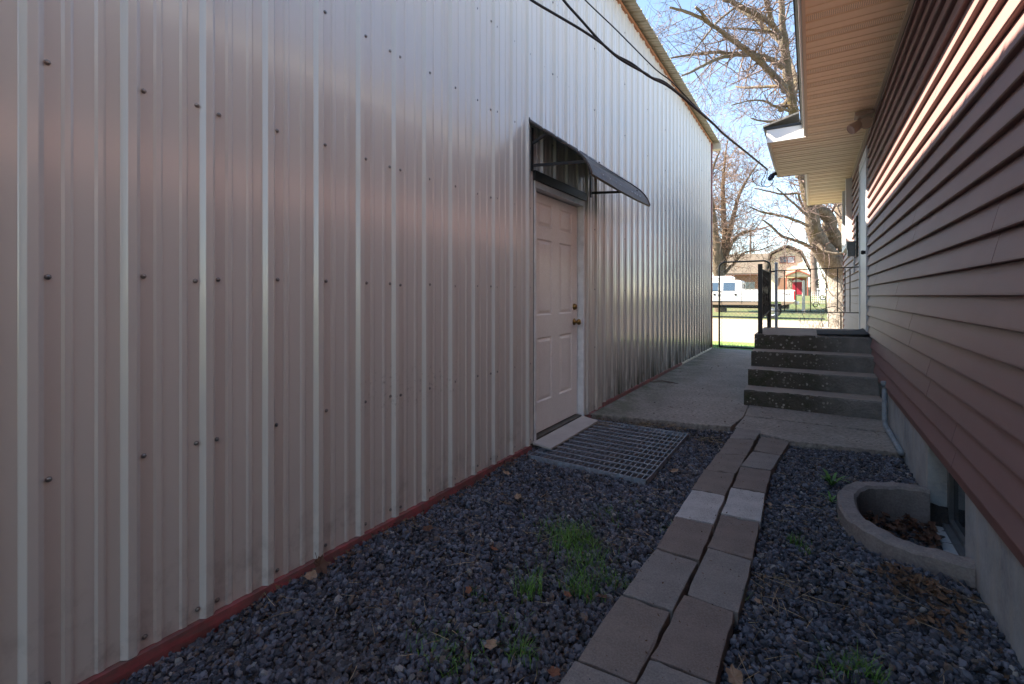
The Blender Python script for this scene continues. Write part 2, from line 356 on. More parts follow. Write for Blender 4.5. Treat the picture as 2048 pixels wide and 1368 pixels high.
# concrete walk: slabs with a joint between, worn front edges
def slab(name, poly, z0, z1, m, bev=.008):
    mb = MB(); mb.extrude(poly, 'z', z0, z1); return mb.build(name, m, bevel=bev)
def ragged(a, b, n, amp):
    return [(a[0]+(b[0]-a[0])*i/n+random.uniform(-amp, amp), a[1]+(b[1]-a[1])*i/n+random.uniform(-amp, amp)) for i in range(n+1)]
p = ragged((-1.84, 4.30), (-.60, 4.555), 14, .008)+ragged((-.555, 5.0), (-.61, 11.17), 16, .012)+[(-1.84, 11.17)]
tag(slab('concrete_path', p, -.25, SLAB, M['slab']), kind='structure')
p = ragged((-.575, 4.57), (-.10, 4.38), 6, .006)+ragged((-.08, 4.40), (.576, 4.50), 8, .006)+[(.576, 5.075), (-.545, 5.05)]
tag(slab('path_strip', p, -.25, SLAB-.004, M['slab']), kind='structure')
p = [(-.545, 5.062), (.576, 5.09), (.576, 5.60), (-.56, 5.60)]
tag(slab('path_strip', p, -.25, SLAB+.002, M['slab']), kind='structure')

# ------------------------------------------------------------------ metal building (left)
bld = thing('metal_building', (XL, 2.5, 0), 'tall taupe corrugated steel building with a white side door and red base trim', 'building')
PITCH = .2286; P0 = .8286
DY0, DY1, DZ1 = 3.205, 4.182, 2.195
prof = []
for k in range(-32, 46):
    yc = P0+PITCH*k
    prof += [(yc-.027, 0), (yc-.0245, .002), (yc-.0125, .018), (yc-.0105, .019), (yc+.0105, .019), (yc+.0125, .018), (yc+.0245, .002), (yc+.027, 0)]
    for d in (PITCH/3, 2*PITCH/3):
        prof += [(yc+d-.014, 0), (yc+d-.0065, .0052), (yc+d+.0065, .0052), (yc+d+.014, 0)]
prof = [q for q in prof if -6.1 < q[0] < Y1]
def at_h(y):
    for a, b in zip(prof, prof[1:]):
        if a[0] <= y <= b[0]: return a[1]+(b[1]-a[1])*(y-a[0])/max(b[0]-a[0], 1e-9)
    return 0
for y in (DY0, DY1): prof.append((y, at_h(y)))
prof = sorted(prof)+[(Y1, 0)]
mb = MB(); WB = .036
for (ya, ha), (yb, hb) in zip(prof, prof[1:]):
    z0 = DZ1 if (ya >= DY0-1e-6 and yb <= DY1+1e-6) else WB
    mb.add([(XL+ha, ya, z0), (XL+hb, yb, z0), (XL+hb, yb, ZE-.02), (XL+ha, ya, ZE-.02)], [(0, 1, 2, 3)])
def screw(mb, y, z):
    tilt = Vector((1, random.uniform(-.12, .12), random.uniform(-.12, .12)))
    mb.lathe((XL+.0005, y, z), tilt, [(0, .0085), (.002, .0085), (.0025, .0058), (.006, .0056), (.0078, .003)], 7, 1)
for k in range(-8, 46):
    yc = P0+PITCH*k
    if yc > Y1-.05: break
    for zr in (.075, .675, 1.265, 1.885, 2.495, 3.10, 3.72, 4.33):
        offs = [.036]
        if k % 4 == 0: offs = [-.036, .036]
        for o_ in offs:
            y = yc+o_+random.uniform(-.004, .004)
            if DY0-.03 < y < DY1+.03 and zr < DZ1+.05: continue
            screw(mb, y, zr+random.uniform(-.007, .007))
mb.build('wall_cladding', [M['steel'], M['screw']], bld, fixn=False)
mb = MB()   # base trim flashing: leaning lip, broken at the door
def trim(y0, y1, h=.034, out=.026):
    mb.extrude([(XL-.03, -.06), (XL+out, -.06), (XL+out, .006), (XL+.022, h), (XL-.03, h)], 'y', y0, y1)
trim(-6, DY0-.06); trim(DY1+.06, 4.62, .04, .03); trim(4.66, 8.2, .075, .02)
mb.build('base_trim', M['redtrim'], bld)
mb = MB(); mb.extrude([(XL-.03, -.06), (XL+.02, -.06), (XL+.02, .05), (XL+.016, .068), (XL-.03, .068)], 'y', 8.21, Y1)
mb.build('base_sill', M['beige'], bld)
mb = MB(); mb.box(-9.5, -6.1, -.1, XL-.06, -6.0, ZE-.03).box(-9.5, Y1-.1, -.1, XL-.06, Y1-.003, ZE-.03).box(-9.6, -6.1, -.1, -9.5, Y1, ZE-.03)
mb.add([(XL-.06, Y1-.003, ZE-.03), (-9.5, Y1-.003, ZE-.03), (-5.7, Y1-.003, ZE+.9)], [(0, 1, 2)])
mb.add([(XL-.06, -6.0, ZE-.03), (-9.5, -6.0, ZE-.03), (-5.7, -6.0, ZE+.9)], [(0, 1, 2)])
mb.build('rear_wall', M['steel'], bld)
# corner trim
mb = MB(); mb.box(XL-.1, Y1-.002, .05, XL+.004, Y1+.024, ZE-.03).box(XL+.004, Y1-.035, .05, XL+.026, Y1+.024, ZE-.03)
mb.build('corner_trim', M['redtrim'], bld)
# roof sheet: ribs run down the slope, seen from below at the overhang
mb = MB(); SL = .23; XO = -1.69
rp = []
for k in range(-32, 47):
    yc = P0+.08+PITCH*k; rp += [(yc-.026, 0), (yc-.012, .022), (yc+.012, .022), (yc+.026, 0)]
    for d in (PITCH/3, 2*PITCH/3): rp += [(yc+d-.014, 0), (yc+d-.006, .006), (yc+d+.006, .006), (yc+d+.014, 0)]
rp = [q for q in rp if -6.2 < q[0] < Y1+.14]
for (ya, ha), (yb, hb) in zip(rp, rp[1:]):
    for xa, xb, za, zb in ((XO, -5.7, ZE, ZE+SL*4.01), (-9.7, -5.7, ZE, ZE+SL*4.01)):
        mb.add([(xa, ya, za+ha), (xa, yb, za+hb), (xb, yb, zb+hb), (xb, ya, zb+ha)], [(0, 1, 2, 3)])
        mb.add([(xa, ya, za+ha-.004), (xa, yb, za+hb-.004), (xb, yb, zb+hb-.004), (xb, ya, zb+ha-.004)], [(3, 2, 1, 0)])
        mb.add([(xa, ya, za+ha-.004), (xa, yb, za+hb-.004), (xa, yb, za+hb), (xa, ya, za+ha)], [(0, 1, 2, 3)])
mb.build('roof_panel', M['roofmetal'], bld, fixn=False)
mb = MB(); mb.box(XL-.02, -6, ZE-.03, XL+.03, Y1, ZE+.004); mb.build('eave_trim', M['rusttrim'], bld)
mb = MB()
mb.hexa([(XL-.02, Y1+.026, ZE-.14), (XO+.02, Y1+.026, ZE-.145), (XO+.02, Y1+.19, ZE-.145), (XL-.02, Y1+.19, ZE-.14)], [(XL-.02, Y1+.026, ZE+.03), (XO+.02, Y1+.026, ZE-.008), (XO+.02, Y1+.19, ZE-.008), (XL-.02, Y1+.19, ZE+.03)])
mb.hexa([(-5.7, Y1+.14, ZE+.78), (XL-.025, Y1+.14, ZE-.1), (XL-.025, Y1+.19, ZE-.1), (-5.7, Y1+.19, ZE+.78)], [(-5.7, Y1+.14, ZE+.96), (XL-.025, Y1+.14, ZE+.08), (XL-.025, Y1+.19, ZE+.08), (-5.7, Y1+.19, ZE+.96)])
mb.build('rake_trim', M['beige'], bld)
# door opening: frame, slab with six moulded panels, knobs
FR = XL+.012; DX = XL-.052
mb = MB()
mb.box(DX-.05, 3.210, .03, FR, 3.236, 2.125).box(DX-.05, 4.152, .03, FR, 4.178, 2.125).box(DX-.05, 3.236, 2.072, FR-.001, 4.152, 2.124)
mb.build('door_frame', M['whitetrim'], bld, bevel=.003)
mb = MB(); mb.box(XL-.03, DY0-.012, 2.126, XL+.026, DY1+.012, 2.2); mb.box(XL-.05, DY1-.002, .05, XL+.003, DY1+.014, 2.126).box(XL-.05, DY0-.012, .05, XL+.003, DY0+.003, 2.126)
mb.build('head_flashing', M['darkgap'], bld)
mb = MB(); mb.box(DX-.06, 3.2, -.1, XL+.03, 4.19, .03).box(DX-.05, 3.237, .03, DX+.045, 4.151, .052)
mb.build('door_sill', M['sill'], bld)
mb = MB(); mb.box(DX-.12, 3.1, -.1, DX-.055, 4.3, 2.2); mb.build('dark_reveal', M['darkgap'], bld)
yl = [3.243, 3.36, 3.62, 3.765, 4.025, 4.143]; zl = [.066, .315, .855, 1.04, 1.683, 1.787, 1.988, 2.062]
mb = MB()
for i in range(5):
    for j in range(7):
        a, b, c, d = yl[i], yl[i+1], zl[j], zl[j+1]
        if i % 2 == 1 and j % 2 == 1:
            rings = [(0, 0), (.010, -.009), (.018, -.009), (.04, -.001)]
            def rect(q): return [(DX+q[1], a+q[0], c+q[0]), (DX+q[1], b-q[0], c+q[0]), (DX+q[1], b-q[0], d-q[0]), (DX+q[1], a+q[0], d-q[0])]
            for q0, q1 in zip(rings, rings[1:]):
                mb.add(rect(q0)+rect(q1), [(0, 1, 5, 4), (1, 2, 6, 5), (2, 3, 7, 6), (3, 0, 4, 7)])
            mb.add(rect(rings[-1]), [(0, 1, 2, 3)])
        else: mb.add([(DX, a, c), (DX, b, c), (DX, b, d), (DX, a, d)], [(0, 1, 2, 3)])
mb.add([(DX, yl[0], zl[0]), (DX-.044, yl[0], zl[0]), (DX-.044, yl[0], zl[-1]), (DX, yl[0], zl[-1])], [(0, 1, 2, 3)])
mb.add([(DX, yl[-1], zl[0]), (DX-.044, yl[-1], zl[0]), (DX-.044, yl[-1], zl[-1]), (DX, yl[-1], zl[-1])], [(3, 2, 1, 0)])
mb.add([(DX, yl[0], zl[0]), (DX, yl[-1], zl[0]), (DX-.044, yl[-1], zl[0]), (DX-.044, yl[0], zl[0])], [(0, 1, 2, 3)])
door = mb.build('door', M['door'], bld, fixn=False)
mb = MB(); mb.lathe((DX, 4.075, .955), (1, 0, 0), [(0, .033), (.006, .032), (.009, .014), (.032, .013), (.037, .024), (.05, .029), (.062, .026), (.067, .012)], 20)
mb.build('knob', M['brass'], door, smooth=True)
mb = MB(); mb.lathe((DX, 4.075, 1.10), (1, 0, 0), [(0, .031), (.008, .03), (.018, .026), (.024, .022), (.026, .008)], 20)
mb.build('deadbolt', M['brass'], door, smooth=True)

# awning over the door
aw = thing('door_awning', (XL, 3.8, 2.55), 'dark brown metal awning on arm brackets above the white steel door', 'awning')
pf = [(.012, 2.585), (.02, 2.556), (.12, 2.484), (.25, 2.388), (.37, 2.298), (.44, 2.24), (.485, 2.19), (.515, 2.14), (.535, 2.085), (.525, 2.075)]
mb = MB(); AY0, AY1 = 3.115, 4.54
nY = 8; vs = []
for j in range(nY+1):
    y = AY0+(AY1-AY0)*j/nY; sag = -.02*math.sin(math.pi*j/nY)+.0
    for d, z in pf: vs.append((XL+d+random.uniform(-.002, .002), y, z+sag*d+random.uniform(-.002, .002)))
    
k = len(pf); fs = [(j*k+i, (j+1)*k+i, (j+1)*k+i+1, j*k+i+1) for j in range(nY) for i in range(k-1)]
mb.add(vs, fs)
cp = mb.build('canopy_sheet', M['canopy'], aw, smooth=False, fixn=False)
sm = cp.modifiers.new('thick', 'SOLIDIFY'); sm.thickness = .006; sm.offset = 0
mb = MB()   # rolled edges along both short sides
for y in (AY0, AY1): MB().tube([(XL+d, y, z+.004) for d, z in pf], .011, 6).build('edge_roll', M['canopy'], aw, smooth=True)
mb = MB(); mb.extrude([(XL+.30, 2.362), (XL+.40, 2.288), (XL+.40, 2.294), (XL+.30, 2.368)], 'y', 3.5, 4.35); mb.build('glint_strip', M['galv'], aw)  # pale added strip standing in for the glint on the canopy's top surface
for y in (3.15, 4.31):
    mb = MB(); mb.box(XL+.019, y-.014, 2.18, XL+.027, y+.014, 2.52); mb.bar((XL+.03, y, 2.225), (XL+.49, y, 2.185), .012, .022)
    mb.bar((XL+.03, y, 2.40), (XL+.16, y, 2.455), .012, .022)
    mb.build('bracket', M['iron'], aw)
for t in (.18, .28, .38, .45, .66, .72, .76, .82):
    y = AY0+(AY1-AY0)*t; MB().lathe((XL+.519, y, 2.128), (1, 0, .35), [(0, .008), (.006, .007), (.008, .002)], 8).build('rivet', M['fence'], aw)

# board and grating at the threshold
mb = MB(); mb.hexa([(-1.842, 3.165, .034), (-1.67, 3.15, .026), (-1.665, 4.07, .028), (-1.845, 4.12, .036)], [(-1.842, 3.165, .052), (-1.67, 3.15, .042), (-1.665, 4.07, .046), (-1.845, 4.12, .055)])
tag(mb.build('threshold_board', M['board'], bevel=.003), 'pale grey weathered board lying at the foot of the white door', 'board')
gr = thing('steel_grating', (-1.32, 3.56, 0), 'galvanised bar grating lying on the gravel in front of the white door', 'grating')
G0, G1, G2, G3 = -1.765, -.885, 2.965, 4.165
mb = MB(); mb.box(G0, G2, -.02, G1, G2+.007, .026).box(G0, G3-.007, -.02, G1, G3, .026).box(G0, G2, -.012, G0+.006, G3, .024).box(G1-.006, G2, -.012, G1, G3, .0245)
mb.build('edge_band', M['galv'], gr)
mb = MB()
nb = 23
for i in range(1, nb):
    x = G0+(G1-G0)*i/nb; mb.box(x-.0028, G2+.008, -.012, x+.0028, G3-.008, .0195)
for i in range(1, 12):
    y = G2+(G3-G2)*i/12.; mb.box(G0+.007, y-.0048, .0185, G1-.007, y+.0048, .0245)
mb.build('bar_grid', M['galv'], gr, fixn=False)

# ------------------------------------------------------------------ pavers
PV = [  # column, (TL, TR, BR, BL) on the ground, material, label
 ('L', [(-.553, 4.545), (-.362, 4.552), (-.384, 4.262), (-.568, 4.18)], 'paver_grey', 'small cut grey paver touching the concrete walk, top of the left column'),
 ('L', [(-.57, 4.160), (-.381, 4.245), (-.396, 3.800), (-.583, 3.745)], 'paver_brown', 'brown paver right below the small cut grey one in the left column'),
 ('L', [(-.583, 3.731), (-.397, 3.786), (-.419, 3.384), (-.603, 3.350)], 'paver_brown', 'dark brown paver level with the far corner of the steel grating, left column'),
 ('L', [(-.605, 3.336), (-.421, 3.371), (-.424, 2.975), (-.606, 2.961)], 'paver_brown', 'brown paver just above the pale grey one of the left column'),
 ('L', [(-.605, 2.948), (-.423, 2.962), (-.419, 2.572), (-.609, 2.556)], 'paver_pale', 'pale grey speckled paver of the left column, nearer the grating'),
 ('L', [(-.608, 2.545), (-.422, 2.560), (-.416, 2.180), (-.606, 2.190)], 'paver_red', 'reddish brown paver just below the pale grey one of the left column'),
 ('L', [(-.607, 2.178), (-.423, 2.168), (-.434, 1.774), (-.624, 1.771)], 'paver_grey', 'greyish brown paver beside the grass tuft in the left column'),
 ('L', [(-.624, 1.761), (-.438, 1.763), (-.449, 1.388), (-.634, 1.376)], 'paver_brown', 'large warm brown paver second from the bottom of the picture in the left column'),
 ('L', [(-.636, 1.366), (-.452, 1.378), (-.46, .985), (-.645, .975)], 'paver_grey', 'grey paver cut by the bottom edge of the picture, left column'),
 ('R', [(-.350, 4.380), (-.146, 4.345), (-.186, 3.950), (-.366, 3.957)], 'paver_brown', 'brown paver touching the concrete walk, top of the right column'),
 ('R', [(-.369, 3.940), (-.190, 3.937), (-.224, 3.560), (-.409, 3.548)], 'paver_grey', 'light greyish paver second from the concrete walk in the right column'),
 ('R', [(-.410, 3.530), (-.224, 3.545), (-.227, 3.145), (-.404, 3.137)], 'paver_red', 'reddish brown paver just above the pale grey one of the right column'),
 ('R', [(-.412, 3.122), (-.228, 3.132), (-.222, 2.728), (-.405, 2.719)], 'paver_pale', 'pale grey speckled paver of the right column, nearer the window well'),
 ('R', [(-.406, 2.706), (-.222, 2.712), (-.218, 2.312), (-.404, 2.314)], 'paver_red', 'reddish brown paver just below the pale grey one of the right column'),
 ('R', [(-.404, 2.302), (-.219, 2.296), (-.229, 1.900), (-.411, 1.910)], 'paver_grey', 'greenish grey paver with a tilted corner in the middle of the right column'),
 ('R', [(-.418, 1.896), (-.238, 1.888), (-.247, 1.522), (-.436, 1.512)], 'paver_red', 'reddish paver with white paint spots near the bottom of the right column'),
 ('R', [(-.438, 1.500), (-.252, 1.508), (-.27, 1.11), (-.455, 1.1)], 'paver_grey', 'dark grey paver cut by the bottom edge of the picture, right column'),
]
for i, (c, q, mk, lab) in enumerate(PV):
    cx_, cy_ = sum(a for a, b in q)/4, sum(b for a, b in q)/4
    tl = random.uniform(-.012, .012), random.uniform(-.008, .008)
    zz = lambda a, b: .034+(a-cx_)*tl[0]*2+(b-cy_)*tl[1]*2+random.uniform(-.002, .002)
    # subdivided outline with worn edge
    pts = []
    for (a, b), (a2, b2) in zip(q, q[1:]+q[:1]):
        for s_ in range(6):
            t = s_/6; w = .0035 if s_ == 0 else .003
            pts.append((a+(a2-a)*t+random.uniform(-w, w), b+(b2-b)*t+random.uniform(-w, w)))
    mb = MB(); n = len(pts)
    vs = [(x-cx_, y-cy_, -.045) for x, y in pts]+[(x-cx_, y-cy_, zz(x, y)) for x, y in pts]
    mb.add(vs, [tuple(range(n)), tuple(range(n, 2*n))]+[(k, (k+1) % n, n+(k+1) % n, n+k) for k in range(n)])
    o = mb.build('paver', M[mk], bevel=.0045, segs=2); o.location = (cx_, cy_, 0)
    tag(o, lab, 'paver', 'concrete pavers laid in two columns')

# ------------------------------------------------------------------ house (right)
hs = thing('brown_house', (XR, 4, 0), 'house with brown lap siding, tan vented soffit and concrete foundation', 'house')
SB = .405; CO = .1143; ZS = 3.12; HY0, HY1 = -4., 11.55
SOX = -.032
mb = MB()   # each course: lip that stands out, long tilted face, seams where lengths overlap
seam = {0: [2.92, -.7, 6.6], 1: [2.93, -.7, 6.2], 2: [3.5, -.2, 7.4]}
rows = int((ZS-SB)/CO)+1
holes = [(6.81, 7.75, .72, 2.90)]     # the entry door
for r in range(rows):
    zb = SB+CO*r; zt = min(zb+CO, ZS+.01)
    if zt-zb < .01: continue
    base = {0: 2.92, 1: 3.48, 2: 4.05, 3: 4.62, 4: 2.35, 5: 3.9, 6: 1.75, 7: 5.2, 8: 3.3, 9: 2.0, 10: 4.5, 11: 2.7}[(r//2) % 12]
    cuts = sorted([HY0]+[y for y in (base-3.66, base, base+3.66, base+7.3) if HY0 < y < HY1]+[HY1])
    for i in range(len(cuts)-1):
        a, b = cuts[i]+(.0016 if i > 0 else 0), cuts[i+1]
        pr = .0007*(i+1)     # lengths meet in a thin open joint
        segs_ = [(a, b)]
        for h0, h1, hz0, hz1 in holes:
            if zt > hz0 and zb < hz1:
                nw = []
                for s0, s1 in segs_:
                    if s1 <= h0 or s0 >= h1: nw.append((s0, s1))
                    else:
                        if s0 < h0: nw.append((s0, h0))
                        if s1 > h1: nw.append((h1, s1))
                segs_ = nw
        x0 = .550-pr; x1 = .573-pr*.5
        pl = [(.592, zb+.002), (x1+.003, zb+.002), (x0+.004, zb-.0005), (x0, zb+.003), (x0+.0005, zb+.010), (x1, zt-.001), (.592, zt-.001)]
        for s0, s1 in segs_: mb.extrude(pl, 'y', s0, s1)
mb.build('wall_siding', M['siding'], hs)
mb = MB(); mb.extrude([(.60, SB-.052), (.566, SB-.052), (.558, SB-.048), (.562, SB-.001), (.60, SB-.001)], 'y', HY0, 6.42); mb.build('siding_starter', M['sidingtrim'], hs)
# foundation with the basement window opening and reveal
FX = XR; WY0, WY1, WZ0 = 2.84, 3.63, -.12
mb = MB(); FT = SB-.053
mb.box(FX, HY0, -.4, FX+.2, WY0, FT).box(FX, WY1, -.4, FX+.2, 5.6, FT).box(FX, WY0, -.4, FX+.2, WY1, WZ0)
mb.box(FX+.02, 5.6, -.4, FX+.2, HY1, FT)
mb.build('foundation', M['found'], hs, bevel=.004)
mb = MB(); mb.box(FX+.2, HY0+.02, -.2, 8.4, HY1-.02, ZS-.02); mb.build('house_core', M['gbrown'], hs)
bw = thing('x', (0, 0, 0), None, None); COL.objects.unlink(bw); bpy.data.objects.remove(bw)
mb = MB(); fx = FX+.085
mb.box(fx, WY0+.002, WZ0+.001, fx+.05, WY0+.045, FT).box(fx, WY1-.045, WZ0+.001, fx+.05, WY1-.002, FT).box(fx, WY0+.045, WZ0+.001, fx+.05, WY1-.045, WZ0+.05)
mb.box(fx+.004, 3.215, WZ0+.05, fx+.045, 3.255, FT).box(fx-.03, WY0+.002, WZ0+.001, fx, WY1-.002, WZ0+.022)
bwin = mb.build('basement_window', M['winframe'], hs, bevel=.002)
mb = MB(); mb.box(fx+.02, WY0+.045, WZ0+.05, fx+.026, WY1-.045, FT); mb.build('pane', M['glassdark'], bwin)
# soffit: grooved panels, J-channel at the wall and at the edge, fascia, drip edge
def soffit(y0, y1, x0, x1, z, grooves=3, mod=.3048, dp=.012):
    pr = []; y = math.floor(y0/mod)*mod
    while y < y1+mod:
        pr += [(y, 0), (y+.003, dp), (y+.012, dp), (y+.015, 0)]
        for g_ in range(1, grooves):
            yy = y+mod*g_/grooves; w_ = .013 if dp < .015 else .022; pr += [(yy-w_, 0), (yy-w_*.5, dp*.9), (yy+w_*.5, dp*.9), (yy+w_, 0)]
        y += mod
    pr = [(y0, 0)]+[q for q in pr if y0+.001 < q[0] < y1-.001]+[(y1, 0)]
    vs = []
    for y, h in pr: vs += [(x0, y, z+h), (x1, y, z+h)]
    return vs, [(2*i, 2*i+1, 2*i+3, 2*i+2) for i in range(len(pr)-1)]
PY0, PY1, PX = 6.64, 8.64, -.455
mb = MB(); mb.add(*soffit(HY0-.3, PY0, SOX, .56, ZS)); mb.add(*soffit(PY0, PY1, PX+.03, .56, ZS, 3, .3048, .02)); mb.add(*soffit(PY1, HY1+.12, SOX, .56, ZS, 3, .3048, .02))
mb.build('soffit', M['soffit'], hs, fixn=False)
mb = MB()
mb.box(.536, HY0, ZS-.018, .560, HY1, ZS-.002)
for a, b in ((HY0-.3, PY0), (PY1, HY1+.12)): mb.box(SOX-.022, a, ZS-.008, SOX, b, ZS+.03)
mb.box(PX+.008, PY0+.001, ZS-.008, PX+.03, PY1, ZS+.03); mb.box(PX+.03, PY1-.012, ZS-.006, SOX, PY1+.008, ZS+.02)
mb.box(SOX, HY1+.09, ZS-.008, .60, HY1+.12, ZS+.03)
mb.build('soffit_trim', M['tan'], hs)
mb = MB()
for a, b in ((HY0-.3, PY0-.03), (PY1, HY1+.12)): mb.box(SOX-.04, a, ZS+.001, SOX-.0225, b, ZS+.15)
mb.box(PX, PY0-.018, ZS-.004, SOX+.0, PY0, ZS+.155); mb.box(PX-.012, PY0-.018, ZS-.004, PX+.0075, PY1, ZS+.155)
mb.build('fascia', M['fascia'], hs, bevel=.002)
mb = MB()
for a, b in ((HY0-.3, PY0-.03), (PY1, HY1+.12)):
    mb.hexa([(SOX-.062, a, ZS+.10), (SOX-.041, a, ZS+.10), (SOX-.041, b, ZS+.10), (SOX-.062, b, ZS+.10)], [(SOX-.062, a, ZS+.16), (SOX-.041, a, ZS+.165), (SOX-.041, b, ZS+.165), (SOX-.062, b, ZS+.16)])
mb.box(PX-.04, PY0-.031, ZS+.157, SOX-.005, PY0+.01, ZS+.185); mb.box(PX-.04, PY0+.01, ZS+.157, PX+.01, PY1+.02, ZS+.185)
mb.build('drip_edge', M['darkgap'], hs)
mb = MB(); sl_ = .42
def roofslab(x0, y0, y1, z0, x1, th=.03): 
    z1 = z0+(x1-x0)*sl_
    mb.hexa([(x0, y0, z0), (x1, y0, z1), (x1, y1, z1), (x0, y1, z0)], [(x0, y0, z0+th), (x1, y0, z1+th), (x1, y1, z1+th), (x0, y1, z0+th)])
roofslab(SOX-.075, HY0-.35, HY1+.16, ZS+.166, 4.3)
z1 = ZS+.166+(4.3-SOX+.075)*sl_
mb.hexa([(4.3, HY0-.35, z1), (8.9, HY0-.35, ZS+.1), (8.9, HY1+.16, ZS+.1), (4.3, HY1+.16, z1)], [(4.3, HY0-.35, z1+.03), (8.9, HY0-.35, ZS+.13), (8.9, HY1+.16, ZS+.13), (4.3, HY1+.16, z1+.03)])
zp = ZS+.187
mb.hexa([(PX-.05, PY0-.06, zp), (-.12, PY0-.06, zp+.1), (-.12, PY1+.03, zp+.1), (PX-.05, PY1+.03, zp)], [(PX-.05, PY0-.06, zp+.02), (-.12, PY0-.06, zp+.12), (-.12, PY1+.03, zp+.12), (PX-.05, PY1+.03, zp+.02)])
mb.build('roof', M['shingle'], hs)
# entry door and casing, farther window casing
mb = MB(); mb.box(.540, 6.80, .74, .592, 6.85, 2.96).box(.540, 7.70, .74, .592, 7.76, 2.96).box(.542, 6.851, 2.84, .592, 7.699, 2.96)
cas = mb.build('door_casing', M['bluewhite'], hs, bevel=.003)
mb = MB(); mb.box(.550, 6.852, .745, .585, 7.698, 2.838); d2 = mb.build('storm_door', M['bluewhite'], hs, bevel=.003)
mb = MB(); mb.lathe((.55, 6.90, 1.72), (-1, 0, 0), [(0, .02), (.02, .02), (.03, .027), (.05, .02)], 12); mb.build('handle', M['black'], d2)
mb = MB(); mb.box(.475, 9.25, 1.98, .592, 9.34, ZS-.02).box(.475, 10.3, 1.98, .592, 10.39, ZS-.02).box(.475, 9.341, 1.98, .592, 10.299, 2.06)
wn = mb.build('window_casing', M['fascia'], hs)
mb = MB(); mb.box(.535, 9.341, 2.061, .54, 10.299, ZS-.021); mb.build('pane', M['glassdark'], wn)
mb = MB(); mb.extrude([(.50, ZS-.003), (.565, ZS-.003), (.565, -.1), (.545, -.1)][:3], 'y', HY1+.002, HY1+.02); 
mb = MB(); mb.box(.548, HY1-.02, .35, .60, HY1+.03, ZS-.01); mb.build('corner_board', M['redwood'], hs)

# soffit lamp
p = onY(1731, 268, 6.15)
fl = thing('security_lamp', (.50, 6.1, ZS-.02), 'tan twin-head security lamp under the soffit beside the wall', 'lamp')
mb = MB(); mb.box(.385, 5.98, ZS-.05, .545, 6.14, ZS-.012); mb.build('base_plate', M['lampbody'], fl, bevel=.006)
mb = MB(); mb.lathe((.485, 6.07, ZS-.115), (-.05, -1, -.25), [(-.06, .03), (-.02, .055), (.03, .06), (.045, .06), (.05, .052), (.046, .05), (.047, .01)], 20); mb.bar((.485, 6.09, ZS-.05), (.485, 6.09, ZS-.09), .025)
mb.build('lamp_head', M['lampbody'], fl, smooth=False)
mb = MB(); mb.lathe((.41, 6.06, ZS-.13), (-.75, -.35, -.55), [(-.06, .025), (-.03, .045), (.05, .055), (.075, .055), (.08, .05), (.074, .045), (.07, .01)], 20); mb.bar((.43, 6.08, ZS-.05), (.42, 6.07, ZS-.11), .022)
mb.build('lamp_head', M['lampbody'], fl)
# outlet box and dark strip by the far window
mb = MB(); c0 = onX(1709, 510, .51)
bx = thing('wall_box', (.53, 8.65, 1.85), 'small grey metal box fixed on the siding under the far window', 'box')
mb = MB(); mb.box(.46, 8.58, 1.80, .556, 8.72, 2.02); mb.box(.452, 8.575, 1.90, .46, 8.725, 2.03); mb.build('cover', M['pipe'], bx, bevel=.006)
mb = MB(); mb.box(.535, 8.62, 1.55, .556, 8.66, 1.80); mb.build('conduit', M['bluewhite'], bx)
st = MB(); st.box(.528, 8.05, 1.75, .553, 8.08, 2.32); tag(st.build('door_stop_bar', M['black']), 'black upright bar on the siding just beyond the door casing', 'bar')

# drain pipe at the foundation
mb = MB(); mb.tube([(.548, 5.235, .44), (.548, 5.235, .10), (.55, 5.20, .065), (.557, 4.40, .055)], .021, 10).lathe((.548, 5.235, .40), (0, 0, 1), [(0, .029), (.045, .029), (.05, .02)], 12).tube([(.548, 5.235, .43), (.60, 5.235, .43)], .02, 8)
tag(mb.build('drain_pipe', M['pipe'], smooth=True), 'grey pipe running down the foundation and along the walk edge', 'pipe')

# window well kerb
def arc(a, b, n=40, x1=FX-.001):
    out = []
    for i in range(n+1):
        t = math.pi/2+math.pi*i/n
        ct, st_ = math.cos(t), math.sin(t)
        e = .82
        x = WELL_C[0]+a*math.copysign(abs(ct)**e, ct); y = WELL_C[1]+b*math.copysign(abs(st_)**e, st_)
        out.append((min(x, x1), y))
    return out
oa, ia = arc(.462, .485), arc(.375, .398)
mb = MB(); n = len(oa); rz = lambda i: .078+.004*math.sin(i*.7)+.003*math.sin(i*1.9)
vs = []
for i in range(n):
    o_, q_ = Vector((*oa[i], 0)), Vector((*ia[i], 0)); z = rz(i)
    w = .0025
    vs += [(o_.x+random.uniform(-w, w)-.012*0, o_.y, -.16), (o_.x+random.uniform(-w, w), o_.y+random.uniform(-w, w), z-.012), tuple(o_.lerp(q_, .14)+Vector((0, 0, z))), tuple(q_.lerp(o_, .14)+Vector((0, 0, z+.002))), (q_.x+random.uniform(-w, w), q_.y, z-.012), (q_.x, q_.y, -.16)]
fs = [(i*6+k, (i+1)*6+k, (i+1)*6+k+1, i*6+k+1) for i in range(n-1) for k in range(5)]+[(0, 1, 2, 3, 4, 5), tuple((n-1)*6+k for k in (5, 4, 3, 2, 1, 0))]
mb.add(vs, fs); ring = mb.build('window_well', M['ring'])
tag(ring, 'curved concrete kerb around the basement window at the house foundation', 'window well')

